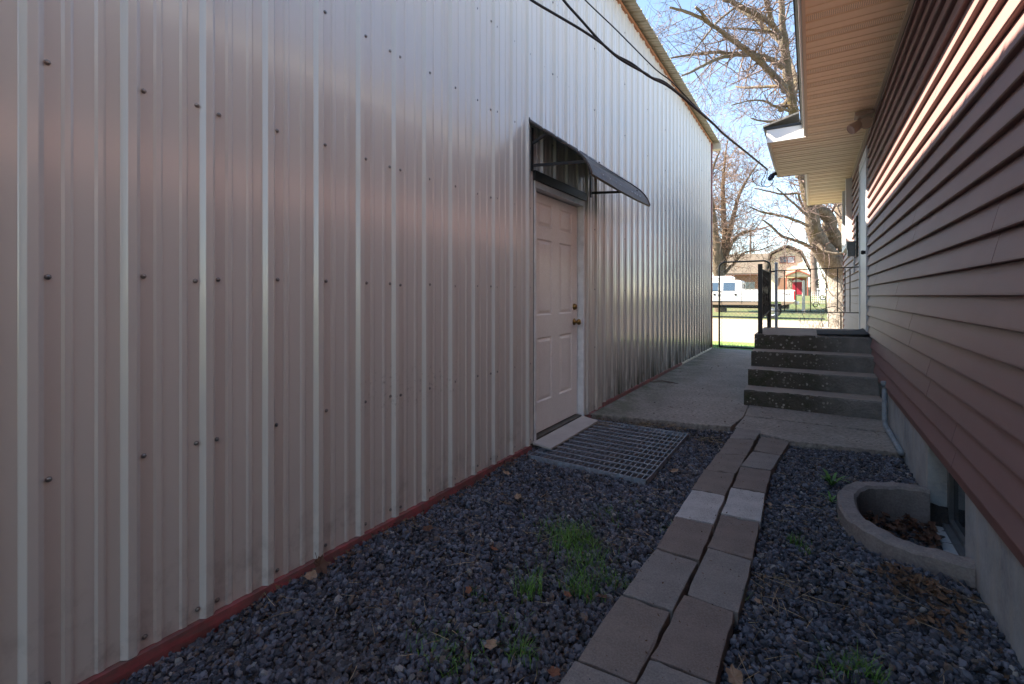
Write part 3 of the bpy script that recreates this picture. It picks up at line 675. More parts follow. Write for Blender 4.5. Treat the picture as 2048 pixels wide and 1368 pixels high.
# ------------------------------------------------------------------ steps, mat, railing
stp = thing('concrete_steps', (0, 6.4, 0), 'worn concrete entry steps with exposed pebbles leading up to the house door', 'steps')
zs = [SLAB+.004, .198, .378, .553, .733]; yf = [5.55, 5.85, 6.15, 6.45, 7.96]; xl_ = [-.607, -.598, -.594, -.588]
for i in range(4):
    z0, z1 = zs[i], zs[i+1]; yb = yf[i+1]-.002 if i < 3 else 7.96
    x0 = xl_[i]; x1 = .572
    nx_ = 26; mb = MB(); rows_ = [(0, z0-.02), (-.002, z0+(z1-z0)*.3), (-.002, z0+(z1-z0)*.7), (0, z1-.016), (.012, z1-.002)]
    vs = []; 
    for j in range(nx_+1):
        x = x0+(x1-x0)*j/nx_; rough_ = .010 if j < nx_*.7 else .002
        for q, (dy, z) in enumerate(rows_): vs.append((x, yf[i]+dy+random.uniform(-rough_, rough_)*(.6 if q else .2), z+(random.uniform(-.4, .4)*rough_ if q > 2 else 0)+(.012*j/nx_ if q > 2 else 0)))
    k = len(rows_)
    front = [(j*k+q, (j+1)*k+q, (j+1)*k+q+1, j*k+q+1) for j in range(nx_) for q in range(k-1)]
    mb.add(vs, front, 1)
    o_ = len(mb.v); b_ = [(x0, yb, z1), (x1, yb, z1+.012)]
    mb.v += [(x0+(x1-x0)*j/nx_, yb, z1+.012*j/nx_) for j in range(nx_+1)]
    for j in range(nx_): mb.f.append((j*k+k-1, (j+1)*k+k-1, o_+j+1, o_+j)); mb.m.append(0)
    mb.add([vs[q] for q in range(k)]+[(x0, yb, z1), (x0, yb, z0-.02)], [tuple(range(k+2))], 1)
    mb.build('landing' if i == 3 else 'step', [M['tread'], M['riser']], stp)
mb = MB()
mv = []; nn = 12
for i in range(nn+1):
    x = .06+(.548-.06)*i/nn; lift = .0 if i < 9 else .03*((i-9)/3)**2
    mv += [(x, 6.50, .748+.012*i/nn+lift*.3), (x, 7.25, .748+.012*i/nn+lift)]
mb.add(mv, [(2*i, 2*i+2, 2*i+3, 2*i+1) for i in range(nn)])
o = mb.build('door_mat', M['rubber'], fixn=False); sm = o.modifiers.new('t', 'SOLIDIFY'); sm.thickness = .012; sm.offset = 1
tag(o, 'black rubber mat on the step landing with one corner curling up', 'mat')
rl = thing('iron_railing', (-.5, 7.3, .73), 'black wrought iron railing around the step landing with scroll work', 'railing')
RX = -.53; ZT = 1.585; ZBt = .98
mb = MB(); mb.box(RX-.024, 6.50, .735, RX+.024, 6.548, 1.60); mb.build('post', M['iron'], rl, bevel=.003)
mb = MB(); mb.box(RX-.019, 7.85, .735, RX+.019, 7.888, 1.57); mb.build('post', M['iron'], rl, bevel=.003)
mb = MB(); mb.box(.34, 7.86, .735, .356, 7.876, ZBt); mb.build('post', M['iron'], rl)
mb = MB(); mb.bar((RX, 6.55, ZT-.05), (RX, 7.85, ZT-.03), .03, .014).bar((RX, 6.55, ZBt-.06), (RX, 7.85, ZBt), .03, .014)
mb.bar((RX+.019, 7.868, ZT-.015), (.575, 7.868, ZT+.012), .03, .013); mb.bar((RX+.019, 7.868, ZBt), (.575, 7.868, ZBt-.008), .024, .012)
mb.build('rail', M['iron'], rl)
for k in range(1, 12):
    y = 6.55+1.3*k/12; mb = MB(); mb.box(RX-.006, y-.006, ZBt-.05, RX+.006, y+.006, ZT-.045); mb.build('baluster', M['iron'], rl)
for px in (1569, 1592, 1621, 1652, 1675, 1690, 1700):
    x = onY(px, 590, 7.868).x; mb = MB(); mb.box(x-.0062, 7.862, ZBt+.004, x+.0062, 7.874, ZT-.006); mb.build('baluster', M['iron'], rl)
def scroll(c, r, ax, turns=1.35, flip=1):
    pts = []
    for i in range(22):
        t = i/21; a = turns*2*math.pi*t*flip; rr = r*(1-.72*t)
        u, w = rr*math.cos(a), rr*math.sin(a)
        pts.append(Vector(c)+(Vector((u, 0, w)) if ax == 'x' else Vector((0, u, w))))
    return pts
mb = MB()
for y, z, f_ in ((6.85, 1.40, 1), (6.97, 1.18, -1), (7.12, 1.42, -1), (7.12, 1.16, 1), (7.3, 1.38, 1), (7.3, 1.15, -1), (7.48, 1.40, -1), (7.48, 1.17, 1), (7.65, 1.36, 1), (7.65, 1.14, -1)):
    MB().tube(scroll((RX, y, z), .085, 'y', 1.3, f_), .0085, 5).build('scroll', M['iron'], rl, smooth=True)
for y in (6.78, 7.0, 7.2, 7.4, 7.6): MB().lathe((RX, y, 1.28), (1, 0, 0), [(-.006, .05), (.006, .05)], 8).build('rosette', M['iron'], rl)
for px, py, f_ in ((1637, 566, 1), (1645, 594, -1), (1632, 610, 1)):
    q = onY(px, py, 7.868); MB().tube(scroll(q, .045, 'x', 1.2, f_), .005, 5).build('scroll', M['iron'], rl, smooth=True)

# ------------------------------------------------------------------ gate and chain-link fence
GY = 11.33
gt = thing('chain_link_gate', (-1.2, GY, 0), 'grey chain-link garden gate with rounded top corners at the end of the walk', 'gate')
gA, gB = onY(1438.5, 697, GY), onY(1540.5, 697, GY); zT = onY(1490, 523, GY).z; zB = .06; zM = onY(1490, 613, GY).z
def rounded(xa, xb, za, zb, r):
    pts = [(xa, za)]
    for i in range(7): a = math.pi-math.pi/2*i/6; pts.append((xa+r+r*math.cos(a), zb-r+r*math.sin(a)))
    for i in range(7): a = math.pi/2-math.pi/2*i/6; pts.append((xb-r+r*math.cos(a), zb-r+r*math.sin(a)))
    return pts+[(xb, za)]
pts = [(x, GY, z) for x, z in rounded(gA.x, gB.x, zB, zT, .13)]
mb = MB(); mb.tube(pts, .019, 8).tube([(gA.x, GY, zB), (gB.x, GY, zB)], .019, 8).tube([(gA.x, GY, zM), (gB.x, GY, zM-.03)], .015, 8)
mb.tube([(gA.x+.055, GY, zB+.02), (gA.x+.055, GY, zT-.06)], .004, 5).tube([(gB.x-.055, GY, zB+.02), (gB.x-.055, GY, zT-.06)], .004, 5)
mb.build('gate_frame', M['iron'], gt, smooth=True)
def link(mb, x0, x1, z0, z1, Y, s=.057, r=.0014):
    """diamond wire mesh clipped to a rectangle"""
    w, h = x1-x0, z1-z0; k = -h
    while k < w:
        for sg in (1, -1):
            a0 = max(0, k); a1 = min(w, k+h)
            if a1 > a0:
                za, zb = (a0-k, a1-k) if sg == 1 else (h-(a0-k), h-(a1-k))
                mb.tube([(x0+a0, Y+.002*sg, z0+za), (x0+a1, Y+.002*sg, z0+zb)], r, 3, cap=False)
        k += s*math.sqrt(2)
    return mb
mb = link(MB(), gA.x+.02, gB.x-.02, zB+.02, zT-.10, GY); mb.build('wire_mesh', M['galv'], gt, fixn=False)
mb = MB(); hx_, hz_ = gA.x, onY(1440, 584, GY).z
mb.tube([(gA.x-.16, GY, hz_+.02), (gA.x-.02, GY, hz_+.02)], .01, 6).tube(scroll((gA.x+.02, GY-.02, hz_-.01), .03, 'x', .8), .006, 6).box(gA.x-.02, GY-.03, hz_-.10, gA.x+.02, GY+.03, hz_-.05)
mb.build('latch', M['iron'], gt)
for z in (.35, zM+.02, zT-.24):
    mb = MB(); mb.tube([(gB.x, GY, z), (gB.x+.13, GY, z+.005)], .014, 6).lathe((gB.x, GY, z-.02), (0, 0, 1), [(0, .026), (.04, .026)], 8).build('hinge', M['iron'], gt)
fpL = onY(1421.5, 600, GY).x; fpR = onY(1552.5, 600, GY).x
for x, py, lb in ((fpL, 533, 'slim steel gate post standing at the corner of the metal building'), (fpR, 528, 'steel gate post on the hinge side next to the landing railing')):
    z = onY(1490, py, GY).z; mb = MB(); mb.lathe((x, GY, -.05), (0, 0, 1), [(0, .029), (z+.03, .029), (z+.032, .034), (z+.055, .03), (z+.065, .01)], 12)
    tag(mb.build('gate_post', M['galv'], smooth=False), lb, 'post', 'steel gate posts')
fe = thing('chain_link_fence', (.2, GY, 0), 'wire chain-link fence running from the gate post toward the house behind the landing', 'fence')
mb = link(MB(), fpR+.03, 2.6, .03, 1.03, GY+.01); mb.build('wire_mesh', M['galv'], fe, fixn=False)
mb = MB(); mb.tube([(fpR, GY+.01, 1.04), (2.6, GY+.01, 1.04)], .003, 5).tube([(fpR, GY+.01, .03), (2.6, GY+.01, .03)], .003, 5); mb.build('tension_wire', M['galv'], fe)
mb = MB(); mb.lathe((2.6, GY, -.05), (0, 0, 1), [(0, .025), (1.15, .025)], 8); mb.build('end_post', M['galv'], fe)

# ------------------------------------------------------------------ overhead cables
def cpath(pts, X0, X1, px0=1062., px1=1540.):
    out = []
    for px, py in pts:
        X = X0+(X1-X0)*(px-px0)/(px1-px0); out.append(onX(px, py, X))
    return out
def smooth_path(p, n=6):
    p = [Vector(q) for q in p]; out = []
    for i in range(len(p)-1):
        a, b, c, d = p[max(i-1, 0)], p[i], p[i+1], p[min(i+2, len(p)-1)]
        for k in range(n):
            t = k/n; out.append(.5*((2*b)+(c-a)*t+(2*a-5*b+4*c-d)*t*t+(3*b-a-3*c+d)*t**3))
    return out+[p[-1]]
Z = lambda L: [(1030+x/4.276, y/4.276) for x, y in L]
end = [(1448, 268), (1490, 302), (1534, 338)]
c1 = [(1000, -45)]+Z([(140, 0), (340, 120), (560, 250), (740, 370), (860, 470), (1000, 545), (1150, 655), (1270, 698), (1400, 800), (1540, 920), (1700, 1060)])+end
c2 = [(1090, -55)]+Z([(415, 0), (560, 165), (730, 355), (830, 450), (900, 505), (1000, 565), (1120, 630), (1180, 672), (1290, 725), (1400, 805), (1540, 925), (1700, 1065)])+[(a+1, b+2) for a, b in end]
c3 = [(1140, -35)]+Z([(600, 0), (840, 230), (1000, 390), (1200, 590), (1330, 690), (1430, 790), (1550, 915), (1700, 1055)])+[(a-1, b-2) for a, b in end]
cbl = thing('overhead_cable', (-1, 4, 2.9), 'two twisted black overhead cables and a thin messenger wire crossing to the porch roof', 'cable')
for c, r, nm in ((c1, .0085, 'cable_strand'), (c2, .0085, 'cable_strand'), (c3, .0045, 'messenger_wire')):
    mb = MB(); pp = smooth_path(cpath(c, -1.5, -.49))
    mb.tube(pp, r, 6); mb.build(nm, M['cable'], cbl, smooth=True)
con = thing('cable_connector', onX(1541, 352, -.49), 'navy cable connector with hanging wire loops at the porch roof corner', 'connector')
c = onX(1543, 354, -.49)
mb = MB(); mb.lathe(c+Vector((-.03, -.02, -.045)), (.35, .3, .6), [(0, .02), (.015, .034), (.07, .038), (.095, .03), (.10, .012)], 10); mb.build('housing', M['navy'], con)
mb = MB(); mb.bar(c+Vector((.0, 0, .02)), c+Vector((.055, .06, .06)), .03, .05); mb.build('clamp', M['black'], con)
mb = MB()
def L(*pts): return smooth_path([onX(1410+x/4.884, 280+y/4.884, -.49+dx) for x, y, dx in pts])
mb.tube(L((605, 285, 0), (580, 350, .0), (550, 410, .03), (560, 445, .05), (620, 455, .05), (665, 420, .03), (660, 380, 0)), .0045, 5)
mb.tube(L((612, 300, 0), (600, 370, -.02), (575, 430, 0), (600, 460, .04), (650, 440, .05), (668, 395, .0)), .0045, 5)
mb.tube(L((520, 290, 0), (470, 330, .04), (465, 390, .05), (510, 440, .05), (570, 455, .03)), .004, 5)
mb.build('wire_loop', M['cable'], con, smooth=True)

# ------------------------------------------------------------------ gravel stones
PHI = (1+5**.5)/2
ICO = np.array([(-1, PHI, 0), (1, PHI, 0), (-1, -PHI, 0), (1, -PHI, 0), (0, -1, PHI), (0, 1, PHI), (0, -1, -PHI), (0, 1, -PHI), (PHI, 0, -1), (PHI, 0, 1), (-PHI, 0, -1), (-PHI, 0, 1)], float)/1.902
ICF = np.array([(0, 11, 5), (0, 5, 1), (0, 1, 7), (0, 7, 10), (0, 10, 11), (1, 5, 9), (5, 11, 4), (11, 10, 2), (10, 7, 6), (7, 1, 8), (3, 9, 4), (3, 4, 2), (3, 2, 6), (3, 6, 8), (3, 8, 9), (4, 9, 5), (2, 4, 11), (6, 2, 10), (8, 6, 7), (9, 8, 1)])
def stones(N, x, y, z, size):
    sh = ICO[None]*(1+rng.uniform(-.22, .22, (N, 12, 1)))
    sc = np.stack([np.ones(N), rng.uniform(.6, .95, N), rng.uniform(.38, .75, N)], 1)*size[:, None]
    v = sh*sc[:, None, :]
    q = rng.normal(size=(N, 4)); q[:, 1:3] *= .55; q /= np.linalg.norm(q, axis=1)[:, None]; w, a, b, c = q.T
    Rm = np.stack([np.stack([1-2*(b*b+c*c), 2*(a*b-c*w), 2*(a*c+b*w)], 1), np.stack([2*(a*b+c*w), 1-2*(a*a+c*c), 2*(b*c-a*w)], 1), np.stack([2*(a*c-b*w), 2*(b*c+a*w), 1-2*(a*a+b*b)], 1)], 1)
    v = np.einsum('nij,nkj->nki', Rm, v)+np.stack([x, y, z], 1)[:, None, :]
    F = (ICF[None]+(np.arange(N)*12)[:, None, None]).reshape(-1, 3)
    return v.reshape(-1, 3), F
def front_edge(x): return np.where(x < -.58, 4.30+(x+1.84)*.205, np.where(x < -.1, 4.57-(x+.575)*.40, 4.40+(x+.08)*.15))
N0 = 76000
x = rng.uniform(XL+.02, FX-.005, N0); y = .25+(4.62-.25)*rng.uniform(0, 1, N0)**1.12
keep = y < front_edge(x)-.004
incol = (x > -.63) & (x < -.205) & (y < 4.36)
for c_, q, mk, lab in PV:
    q = np.array(q); 
    ins = np.ones(N0, bool)
    for i in range(4):
        a, b = q[i], q[(i+1) % 4]; ins &= ((b[0]-a[0])*(y-a[1])-(b[1]-a[1])*(x-a[0])) < .001
    keep &= ~ins
e2 = ((x-WELL_C[0])/.475)**2+((y-WELL_C[1])/.50)**2; e1 = ((x-WELL_C[0])/.36)**2+((y-WELL_C[1])/.38)**2
keep &= ~((e2 < 1) & (e1 > 1))
ing = (x > G0-.01) & (x < G1+.01) & (y > G2-.01) & (y < G3+.01)
base = -.018+.007*np.sin(x*9+y*4)+.006*np.sin(x*-5+y*11)
seamz = incol & (x > -.6) & (x < -.24)
z = base+rng.uniform(-.003, .016, N0)
z[ing] = -.03+rng.uniform(-.004, .006, int(ing.sum()))
z[seamz] -= .03
z[(e1 < 1)] = -.12+rng.uniform(0, .012, int((e1 < 1).sum()))
# soil shows through beside the walk: fewer stones there
thin = (y > 4.05) & (x < -.62) & (rng.uniform(0, 1, N0) < .75); keep &= ~thin
size = np.clip(rng.lognormal(math.log(.0108), .33, N0), .006, .021)
x, y, z, size = x[keep], y[keep], z[keep], size[keep]
V, F = stones(len(x), x, y, z, size)
tag(np_mesh('gravel', V, F, M['gravel']), 'dark blue-grey crushed basalt gravel between the two buildings', 'gravel', kind='stuff')
ng = 420
gx_ = np.concatenate([rng.uniform(-.63, -.21, ng), rng.uniform(-1.75, .5, 500)]); gy_ = np.concatenate([rng.uniform(1.0, 4.3, ng), 4.6+rng.uniform(0, 1, 500)**2*1.6])
kp = ~((gx_ > -.6) & (gy_ > 5.5)); kp[:ng] &= (rng.uniform(0, 1, ng) < np.where(np.abs(gx_[:ng]+.42) > .16, .9, .22)); gx_, gy_ = gx_[kp], gy_[kp]
V, F = stones(len(gx_), gx_, gy_, np.full(len(gx_), .0365), rng.uniform(.0012, .0032, len(gx_)))
tag(np_mesh('grit', V, F, M['gravel']), 'loose grit scattered over the pavers and the concrete walk', 'grit', kind='stuff')

# ------------------------------------------------------------------ grass, straw, litter
def blades(name, m, spots, h, w, bend, seed=3, dens=1.):
    rg = np.random.default_rng(seed); V = []; F = []; o = 0
    for (cx_, cy_, sx, sy, n, hm) in spots:
        for _ in range(int(n*dens)):
            bx_, by_ = rg.normal(cx_, sx), rg.normal(cy_, sy); hh = h*hm*rg.uniform(.35, 1.15); a = rg.uniform(0, 2*math.pi)
            ld = np.array([math.cos(a), math.sin(a)]); sd = np.array([-ld[1], ld[0]])*w*rg.uniform(.6, 1.2); bn = bend*rg.uniform(.3, 1.3)*hh
            for t in (0, .35, .7, 1):
                c_ = np.array([bx_, by_])+ld*bn*t*t; z_ = -.015+hh*(t-.25*t*t*bend); ww = (1-t*.92)
                V.append((c_[0]-sd[0]*ww, c_[1]-sd[1]*ww, z_)); V.append((c_[0]+sd[0]*ww, c_[1]+sd[1]*ww, z_))
            for k in range(3): F.append((o+2*k, o+2*k+1, o+2*k+3, o+2*k+2))
            o += 8
    return np_mesh(name, V, F, m)
def gp(px, py): p = onZ(px, py, 0); return p.x, p.y
sp = []
for px, py, sx, sy, n, hm in ((1150, 1085, .05, .07, 190, 1.0), (1180, 1120, .06, .07, 150, .9), (1125, 1060, .07, .06, 90, .7), (1215, 1030, .05, .05, 50, .7), (1060, 1180, .025, .03, 45, 1.2), (1165, 1185, .045, .025, 70, 1.1), (1225, 1165, .04, .03, 45, .8), (1000, 1240, .06, .05, 45, .5), (900, 1310, .06, .05, 110, .55), (880, 1270, .05, .04, 60, .5), (1045, 1310, .03, .02, 40, .9), (960, 1200, .05, .04, 25, .5), (1590, 1080, .02, .03, 26, .7), (1610, 1100, .02, .02, 16, .6), (1700, 1340, .03, .02, 60, .8), (1740, 1350, .02, .02, 50, .9), (1660, 1350, .03, .02, 30, .6), (1480, 1195, .01, .02, 14, .7), (1350, 1060, .04, .03, 14, .5), (1265, 1010, .05, .04, 25, .5)):
    a, b = gp(px, py); sp.append((a, b, sx, sy, n, hm))
tag(blades('grass', M['grassblade'], sp, .085, .0021, .8, 3, 2.), 'bright green grass tufts growing through the dark gravel', 'grass', kind='stuff')
sp = []
for i in range(75):
    a = random.uniform(.15, 1); sp.append((random.uniform(-70, 70)*0+random.uniform(-2.6, 2.2), random.uniform(11.15, 12.3), .12, .12, 24, random.uniform(.6, 1.3)))
tag(blades('verge_grass', M['grassblade'], sp, .10, .004, .5, 5), 'green grass strip just outside the garden gate', 'grass', kind='stuff')
mb = MB()
def straw(x, y, L_, a, z=.012, r=.0011):
    p0 = Vector((x, y, z)); d = Vector((math.cos(a), math.sin(a), random.uniform(-.02, .06))); n_ = Vector((-d.y, d.x, 0))*random.uniform(-.15, .15)
    mb.tube([p0, p0+d*L_*.5+n_*L_*.5, p0+d*L_], [r, r*.9, r*.5], 4)
for i in range(420):
    x_ = random.uniform(XL+.08, FX-.03); y_ = random.uniform(1.0, 4.2)
    if -.64 < x_ < -.2 or (x_ > .1 and 2.6 < y_ < 3.65): continue
    straw(x_, y_, random.uniform(.02, .09), random.uniform(0, 6.28), bedz(x_, y_)+.028)
for px, py, n in ((600, 1222, 3), (815, 1045, 7), (905, 1120, 5), (1535, 1170, 10), (1560, 1180, 8), (1490, 1330, 8), (1200, 850, 60), (1290, 850, 60), (1350, 860, 40), (1420, 880, 30), (1240, 1075, 6), (1090, 1075, 5), (1780, 1180, 8), (1600, 1010, 5), (1890, 1190, 6)):
    a, b = gp(px, py)
    for i in range(n):
        x_, y_ = a+random.gauss(0, .06), b+random.gauss(0, .05)
        straw(x_, y_, random.uniform(.04, .17), random.uniform(0, 6.28), bedz(x_, y_)+.03, .0010)
tag(mb.build('straw_litter', M['straw'], fixn=False), 'dry straw and grass stalks strewn over the gravel', 'straw', kind='stuff')
# small flakes of dead leaf, denser by the house, the well and the door
mb = MB()
def flake(x, y, z, s):
    a = random.uniform(0, 6.28); tl = Vector((random.uniform(-.6, .6), random.uniform(-.6, .6), 1)).normalized(); u = tl.orthogonal().normalized(); w = tl.cross(u)
    u, w = u*math.cos(a)+w*math.sin(a), w*math.cos(a)-u*math.sin(a); c_ = Vector((x, y, z))
    mb.add([c_-u*s, c_-w*s*.5+u*.1*s, c_+u*s+tl*s*.4, c_+w*s*.55, c_-tl*s*.18], [(0, 1, 4), (1, 2, 4), (2, 3, 4), (3, 0, 4)])
for i in range(520):
    x_ = random.uniform(XL+.05, FX-.02); y_ = random.uniform(.9, 4.25)
    if -.64 < x_ < -.2 or (x_ > .08 and 2.6 < y_ < 3.7): continue
    flake(x_, y_, bedz(x_, y_)+.03, random.uniform(.004, .013))
for px, py, sx, sy, n, s in ((1790, 1130, .05, .06, 70, .022), (1850, 1190, .06, .05, 80, .022), (1800, 1160, .05, .04, 40, .02), (1730, 1090, .04, .03, 20, .018), (1880, 1250, .05, .05, 40, .02), (1210, 845, .12, .05, 70, .012), (1300, 850, .12, .05, 60, .012), (1070, 880, .03, .03, 16, .015), (1005, 935, .05, .04, 14, .016)):
    a, b = gp(px, py)
    for i in range(n):
        x_, y_ = min(random.gauss(a, sx), FX-.02), random.gauss(b, sy)
        if x_ > .08 and 2.62 < y_ < 3.68: continue
        flake(x_, y_, bedz(x_, y_)+.03+random.uniform(0, .012), s*random.uniform(.5, 1.2))
for i in range(260):
    x_ = XL+.03+abs(random.gauss(0, .05)); y_ = random.uniform(.9, 3.1); flake(x_, y_, bedz(x_, y_)+.03, random.uniform(.004, .014))
for i in range(160):
    x_ = random.uniform(-.62, -.23); y_ = random.uniform(1., 4.3); flake(x_, y_, .041, random.uniform(.002, .007))
for i in range(240):
    x_ = random.uniform(-1.8, .5); y_ = 4.6+random.random()**1.5*4
    if x_ > -.62 and y_ > 5.5: continue
    flake(x_, y_, SLAB+.006, random.uniform(.004, .013))
for i in range(60): flake(random.uniform(G0+.05, G1-.05), random.uniform(G2+.05, G3-.05), -.005+random.uniform(0, .03), random.uniform(.006, .016))
tag(mb.build('leaf_litter', M['litter'], fixn=False), 'crumbled brown leaf litter on the gravel along the house', 'leaf litter', kind='stuff')
mb = MB()
for i in range(150):
    t = random.uniform(0, 6.28); r_ = math.sqrt(random.random()); x_, y_ = WELL_C[0]-.13+.2*r_*math.cos(t), 3.35+.12*r_*math.sin(t)
    flake(min(x_, FX-.02), y_, -.10+random.uniform(0, .05), random.uniform(.015, .036))
for i in range(110):
    x_, y_ = random.uniform(.26, FX-.02), random.uniform(2.85, 3.5)
    if ((x_-WELL_C[0])/.35)**2+((y_-WELL_C[1])/.37)**2 < 1: flake(x_, y_, -.098+random.uniform(0, .012), random.uniform(.008, .022))
tag(mb.build('leaf_litter', M['leaf_brown'], fixn=False), 'heap of dead brown leaves lying inside the curved window well', 'leaf litter', kind='stuff')

# single larger leaves
def leaf_mesh(mb, s, seed):
    rr = random.Random(seed); s *= .82; n = 22; vs = [(0, 0, 0)]
    for i in range(n):
        a = 2*math.pi*i/n; lob = .62+.38*abs(math.cos(2.5*a))**.8*(1 if i % 2 == 0 else .72); lob *= rr.uniform(.8, 1.1)
        r_ = s*lob; x_, y_ = r_*math.cos(a), r_*math.sin(a)*.78
        vs.append((x_, y_, s*(.35*abs(y_/s)**1.3+.25*(x_/s)**2*rr.uniform(.2, 1.4)+rr.uniform(-.05, .08))))
    mb.add(vs, [(0, 1+i, 1+(i+1) % n) for i in range(n)])
    mb.tube([(-s*.5, 0, .02*s), (-s*1.25, .1*s, .15*s)], s*.03, 4)
LV = [(1012, 945, .042, 'leaf_tan', 'tan lobed leaf on the gravel between the red trim and the grating'), (1036, 992, .04, 'leaf_tan', 'pale curled leaf on the gravel below the grating corner'),
 (1349, 941, .042, 'leaf_tan', 'tan pointed leaf beside the near right corner of the grating'), (855, 1057, .05, 'leaf_brown', 'broad brown leaf next to the straw at the red trim'),
 (640, 1128, .055, 'leaf_brown', 'dark brown leaf caught upright on the red base trim'), (622, 1150, .045, 'leaf_tan', 'tan leaf hanging over the red base trim'),
 (938, 1178, .026, 'leaf_rust', 'small rust coloured leaf left of the grass tuft'), (988, 1096, .026, 'leaf_rust', 'small reddish leaf in open gravel above the grass tuft'),
 (1135, 1187, .022, 'leaf_rust', 'little orange leaf at the near side of the grass tuft'), (1205, 1192, .034, 'leaf_brown', 'dark brown leaf pressed against the pavers by the grass'),
 (982, 1287, .032, 'leaf_tan', 'tan leaf at the edge of the nearest grass'), (1108, 1342, .036, 'leaf_rust', 'rusty leaf at the bottom edge beside the pavers'),
 (1468, 1352, .05, 'leaf_tan', 'large pale leaf right of the pavers at the bottom edge'), (1515, 1199, .02, 'leaf_tan', 'small yellow leaf beside the greenish grey paver'),
 (1540, 1007, .02, 'leaf_tan', 'small yellow leaf beside the pale right paver'), (1752, 1083, .034, 'leaf_rust', 'rust leaf leaning on the outer side of the window well'),
 (1808, 1101, .03, 'leaf_tan', 'yellowish curled leaf below the window well kerb'), (1118, 905, .026, 'leaf_tan', 'tan leaf lying on the steel grating bars'),
 (1885, 1177, .032, 'leaf_tan', 'ochre leaf near the foundation below the kerb end')]
for i, (px, py, s, mk, lab) in enumerate(LV):
    zz_ = .03 if i not in (4, 5) else .06
    q = onZ(px, py, zz_); mb = MB(); leaf_mesh(mb, s, i*13+1)
    o = mb.build('dry_leaf', M[mk], fixn=False); o.location = (max(q.x, XL+.05), q.y, zz_-.006); o.rotation_euler = (random.uniform(-.35, .35), random.uniform(-.35, .35), random.uniform(0, 6.28))
    if i == 4: o.rotation_euler = (.3, 1.0, .4)
    tag(o, lab, 'leaf', 'dry fallen leaves')
# broad-leaved weeds by the window well
def weed(px, py, n, L_, lab):
    q = onZ(px, py, 0); root = thing('weed', (q.x, q.y, 0), lab, 'weed', 'green weeds beside the window well'); mb = MB()
    for i in range(n):
        a = 6.28*i/n+random.uniform(-.3, .3); ln = L_*random.uniform(.6, 1.1); d = Vector((math.cos(a), math.sin(a), 0)); sd = Vector((-d.y, d.x, 0)); vs = []; m_ = 9; up = random.uniform(.7, 1.6)
        for k in range(m_):
            t = k/(m_-1); wd = ln*.10*math.sin(math.pi*min(1, .1+t*.95))*(1 if k % 2 else .5)
            c_ = Vector((q.x, q.y, .0))+d*ln*t+Vector((0, 0, ln*up*(t-.62*t*t)))
            vs += [c_-sd*wd, c_+Vector((0, 0, -.15*wd)), c_+sd*wd]
        mb.add(vs, [(3*k+j, 3*k+j+1, 3*k+j+4, 3*k+j+3) for k in range(m_-1) for j in (0, 1)])
    mb.build('leaves', M['weed'], root, smooth=True, fixn=False)
weed(1664, 972, 11, .13, 'bushy dandelion weed at the upper left of the kerb')
weed(1662, 1005, 7, .09, 'short dandelion weed against the outermost bend of the kerb')
weed(1704, 1052, 6, .07, 'single upright weed on the lower outer side of the kerb')
mb = MB(); q = onZ(1335, 766, SLAB); mb.tube([q+Vector((-.2, -.1, .012)), q+Vector((-.08, .02, .02)), q+Vector((.06, .0, .014)), q+Vector((.15, -.05, .012))], [.006, .009, .008, .004], 6).tube([q+Vector((-.02, .01, .016)), q+Vector((.05, -.07, .012))], .004, 5)
tag(mb.build('fallen_twig', M['pole']), 'short dark twig lying on the mossy concrete by the metal wall', 'twig')

# ------------------------------------------------------------------ trees
def limb_pts(L_, dj=0.):
    """picture-guided skeleton points with depth; each entry (px, py, radius px, depth)"""
    out = []
    for px, py, r, d in L_: out.append((deep(px, py, d), r*d/930.))
    return out
def grow(mb, p, d, r, ln, lv, rr, up=.12, minr=.004, kids=(3, 6), mi=1, spread=(.4, 1.0)):
    n = max(3, int(ln/.28)); pts = [p]; rs = [r]; dd = d.normalized()
    for i in range(n):
        dd = (dd+Vector((rr.gauss(0, .16), rr.gauss(0, .16), rr.gauss(0, .14)+up*.25))).normalized()
        pts.append(pts[-1]+dd*ln/n); rs.append(max(minr*.6, r*(1-.8*(i+1)/n)))
    mb.tube(pts, rs, 4 if r > .012 else 3, mi if r < .035 else 0, cap=False)
    if lv <= 0: return
    for k in range(rr.randint(*kids)):
        i = rr.randint(max(1, n//4), n); q = pts[i]; t = (pts[i]-pts[i-1]).normalized()
        ax = t.orthogonal().normalized(); ax.rotate(Matrix.Rotation(rr.uniform(0, 6.28), 3, t)); nd = (t*math.cos(1)+ax*math.sin(rr.uniform(*spread))*1.1).normalized()
        grow(mb, q, nd, max(minr, rs[i]*.62), ln*rr.uniform(.4, .68), lv-1, rr, up, minr, kids, mi, spread)
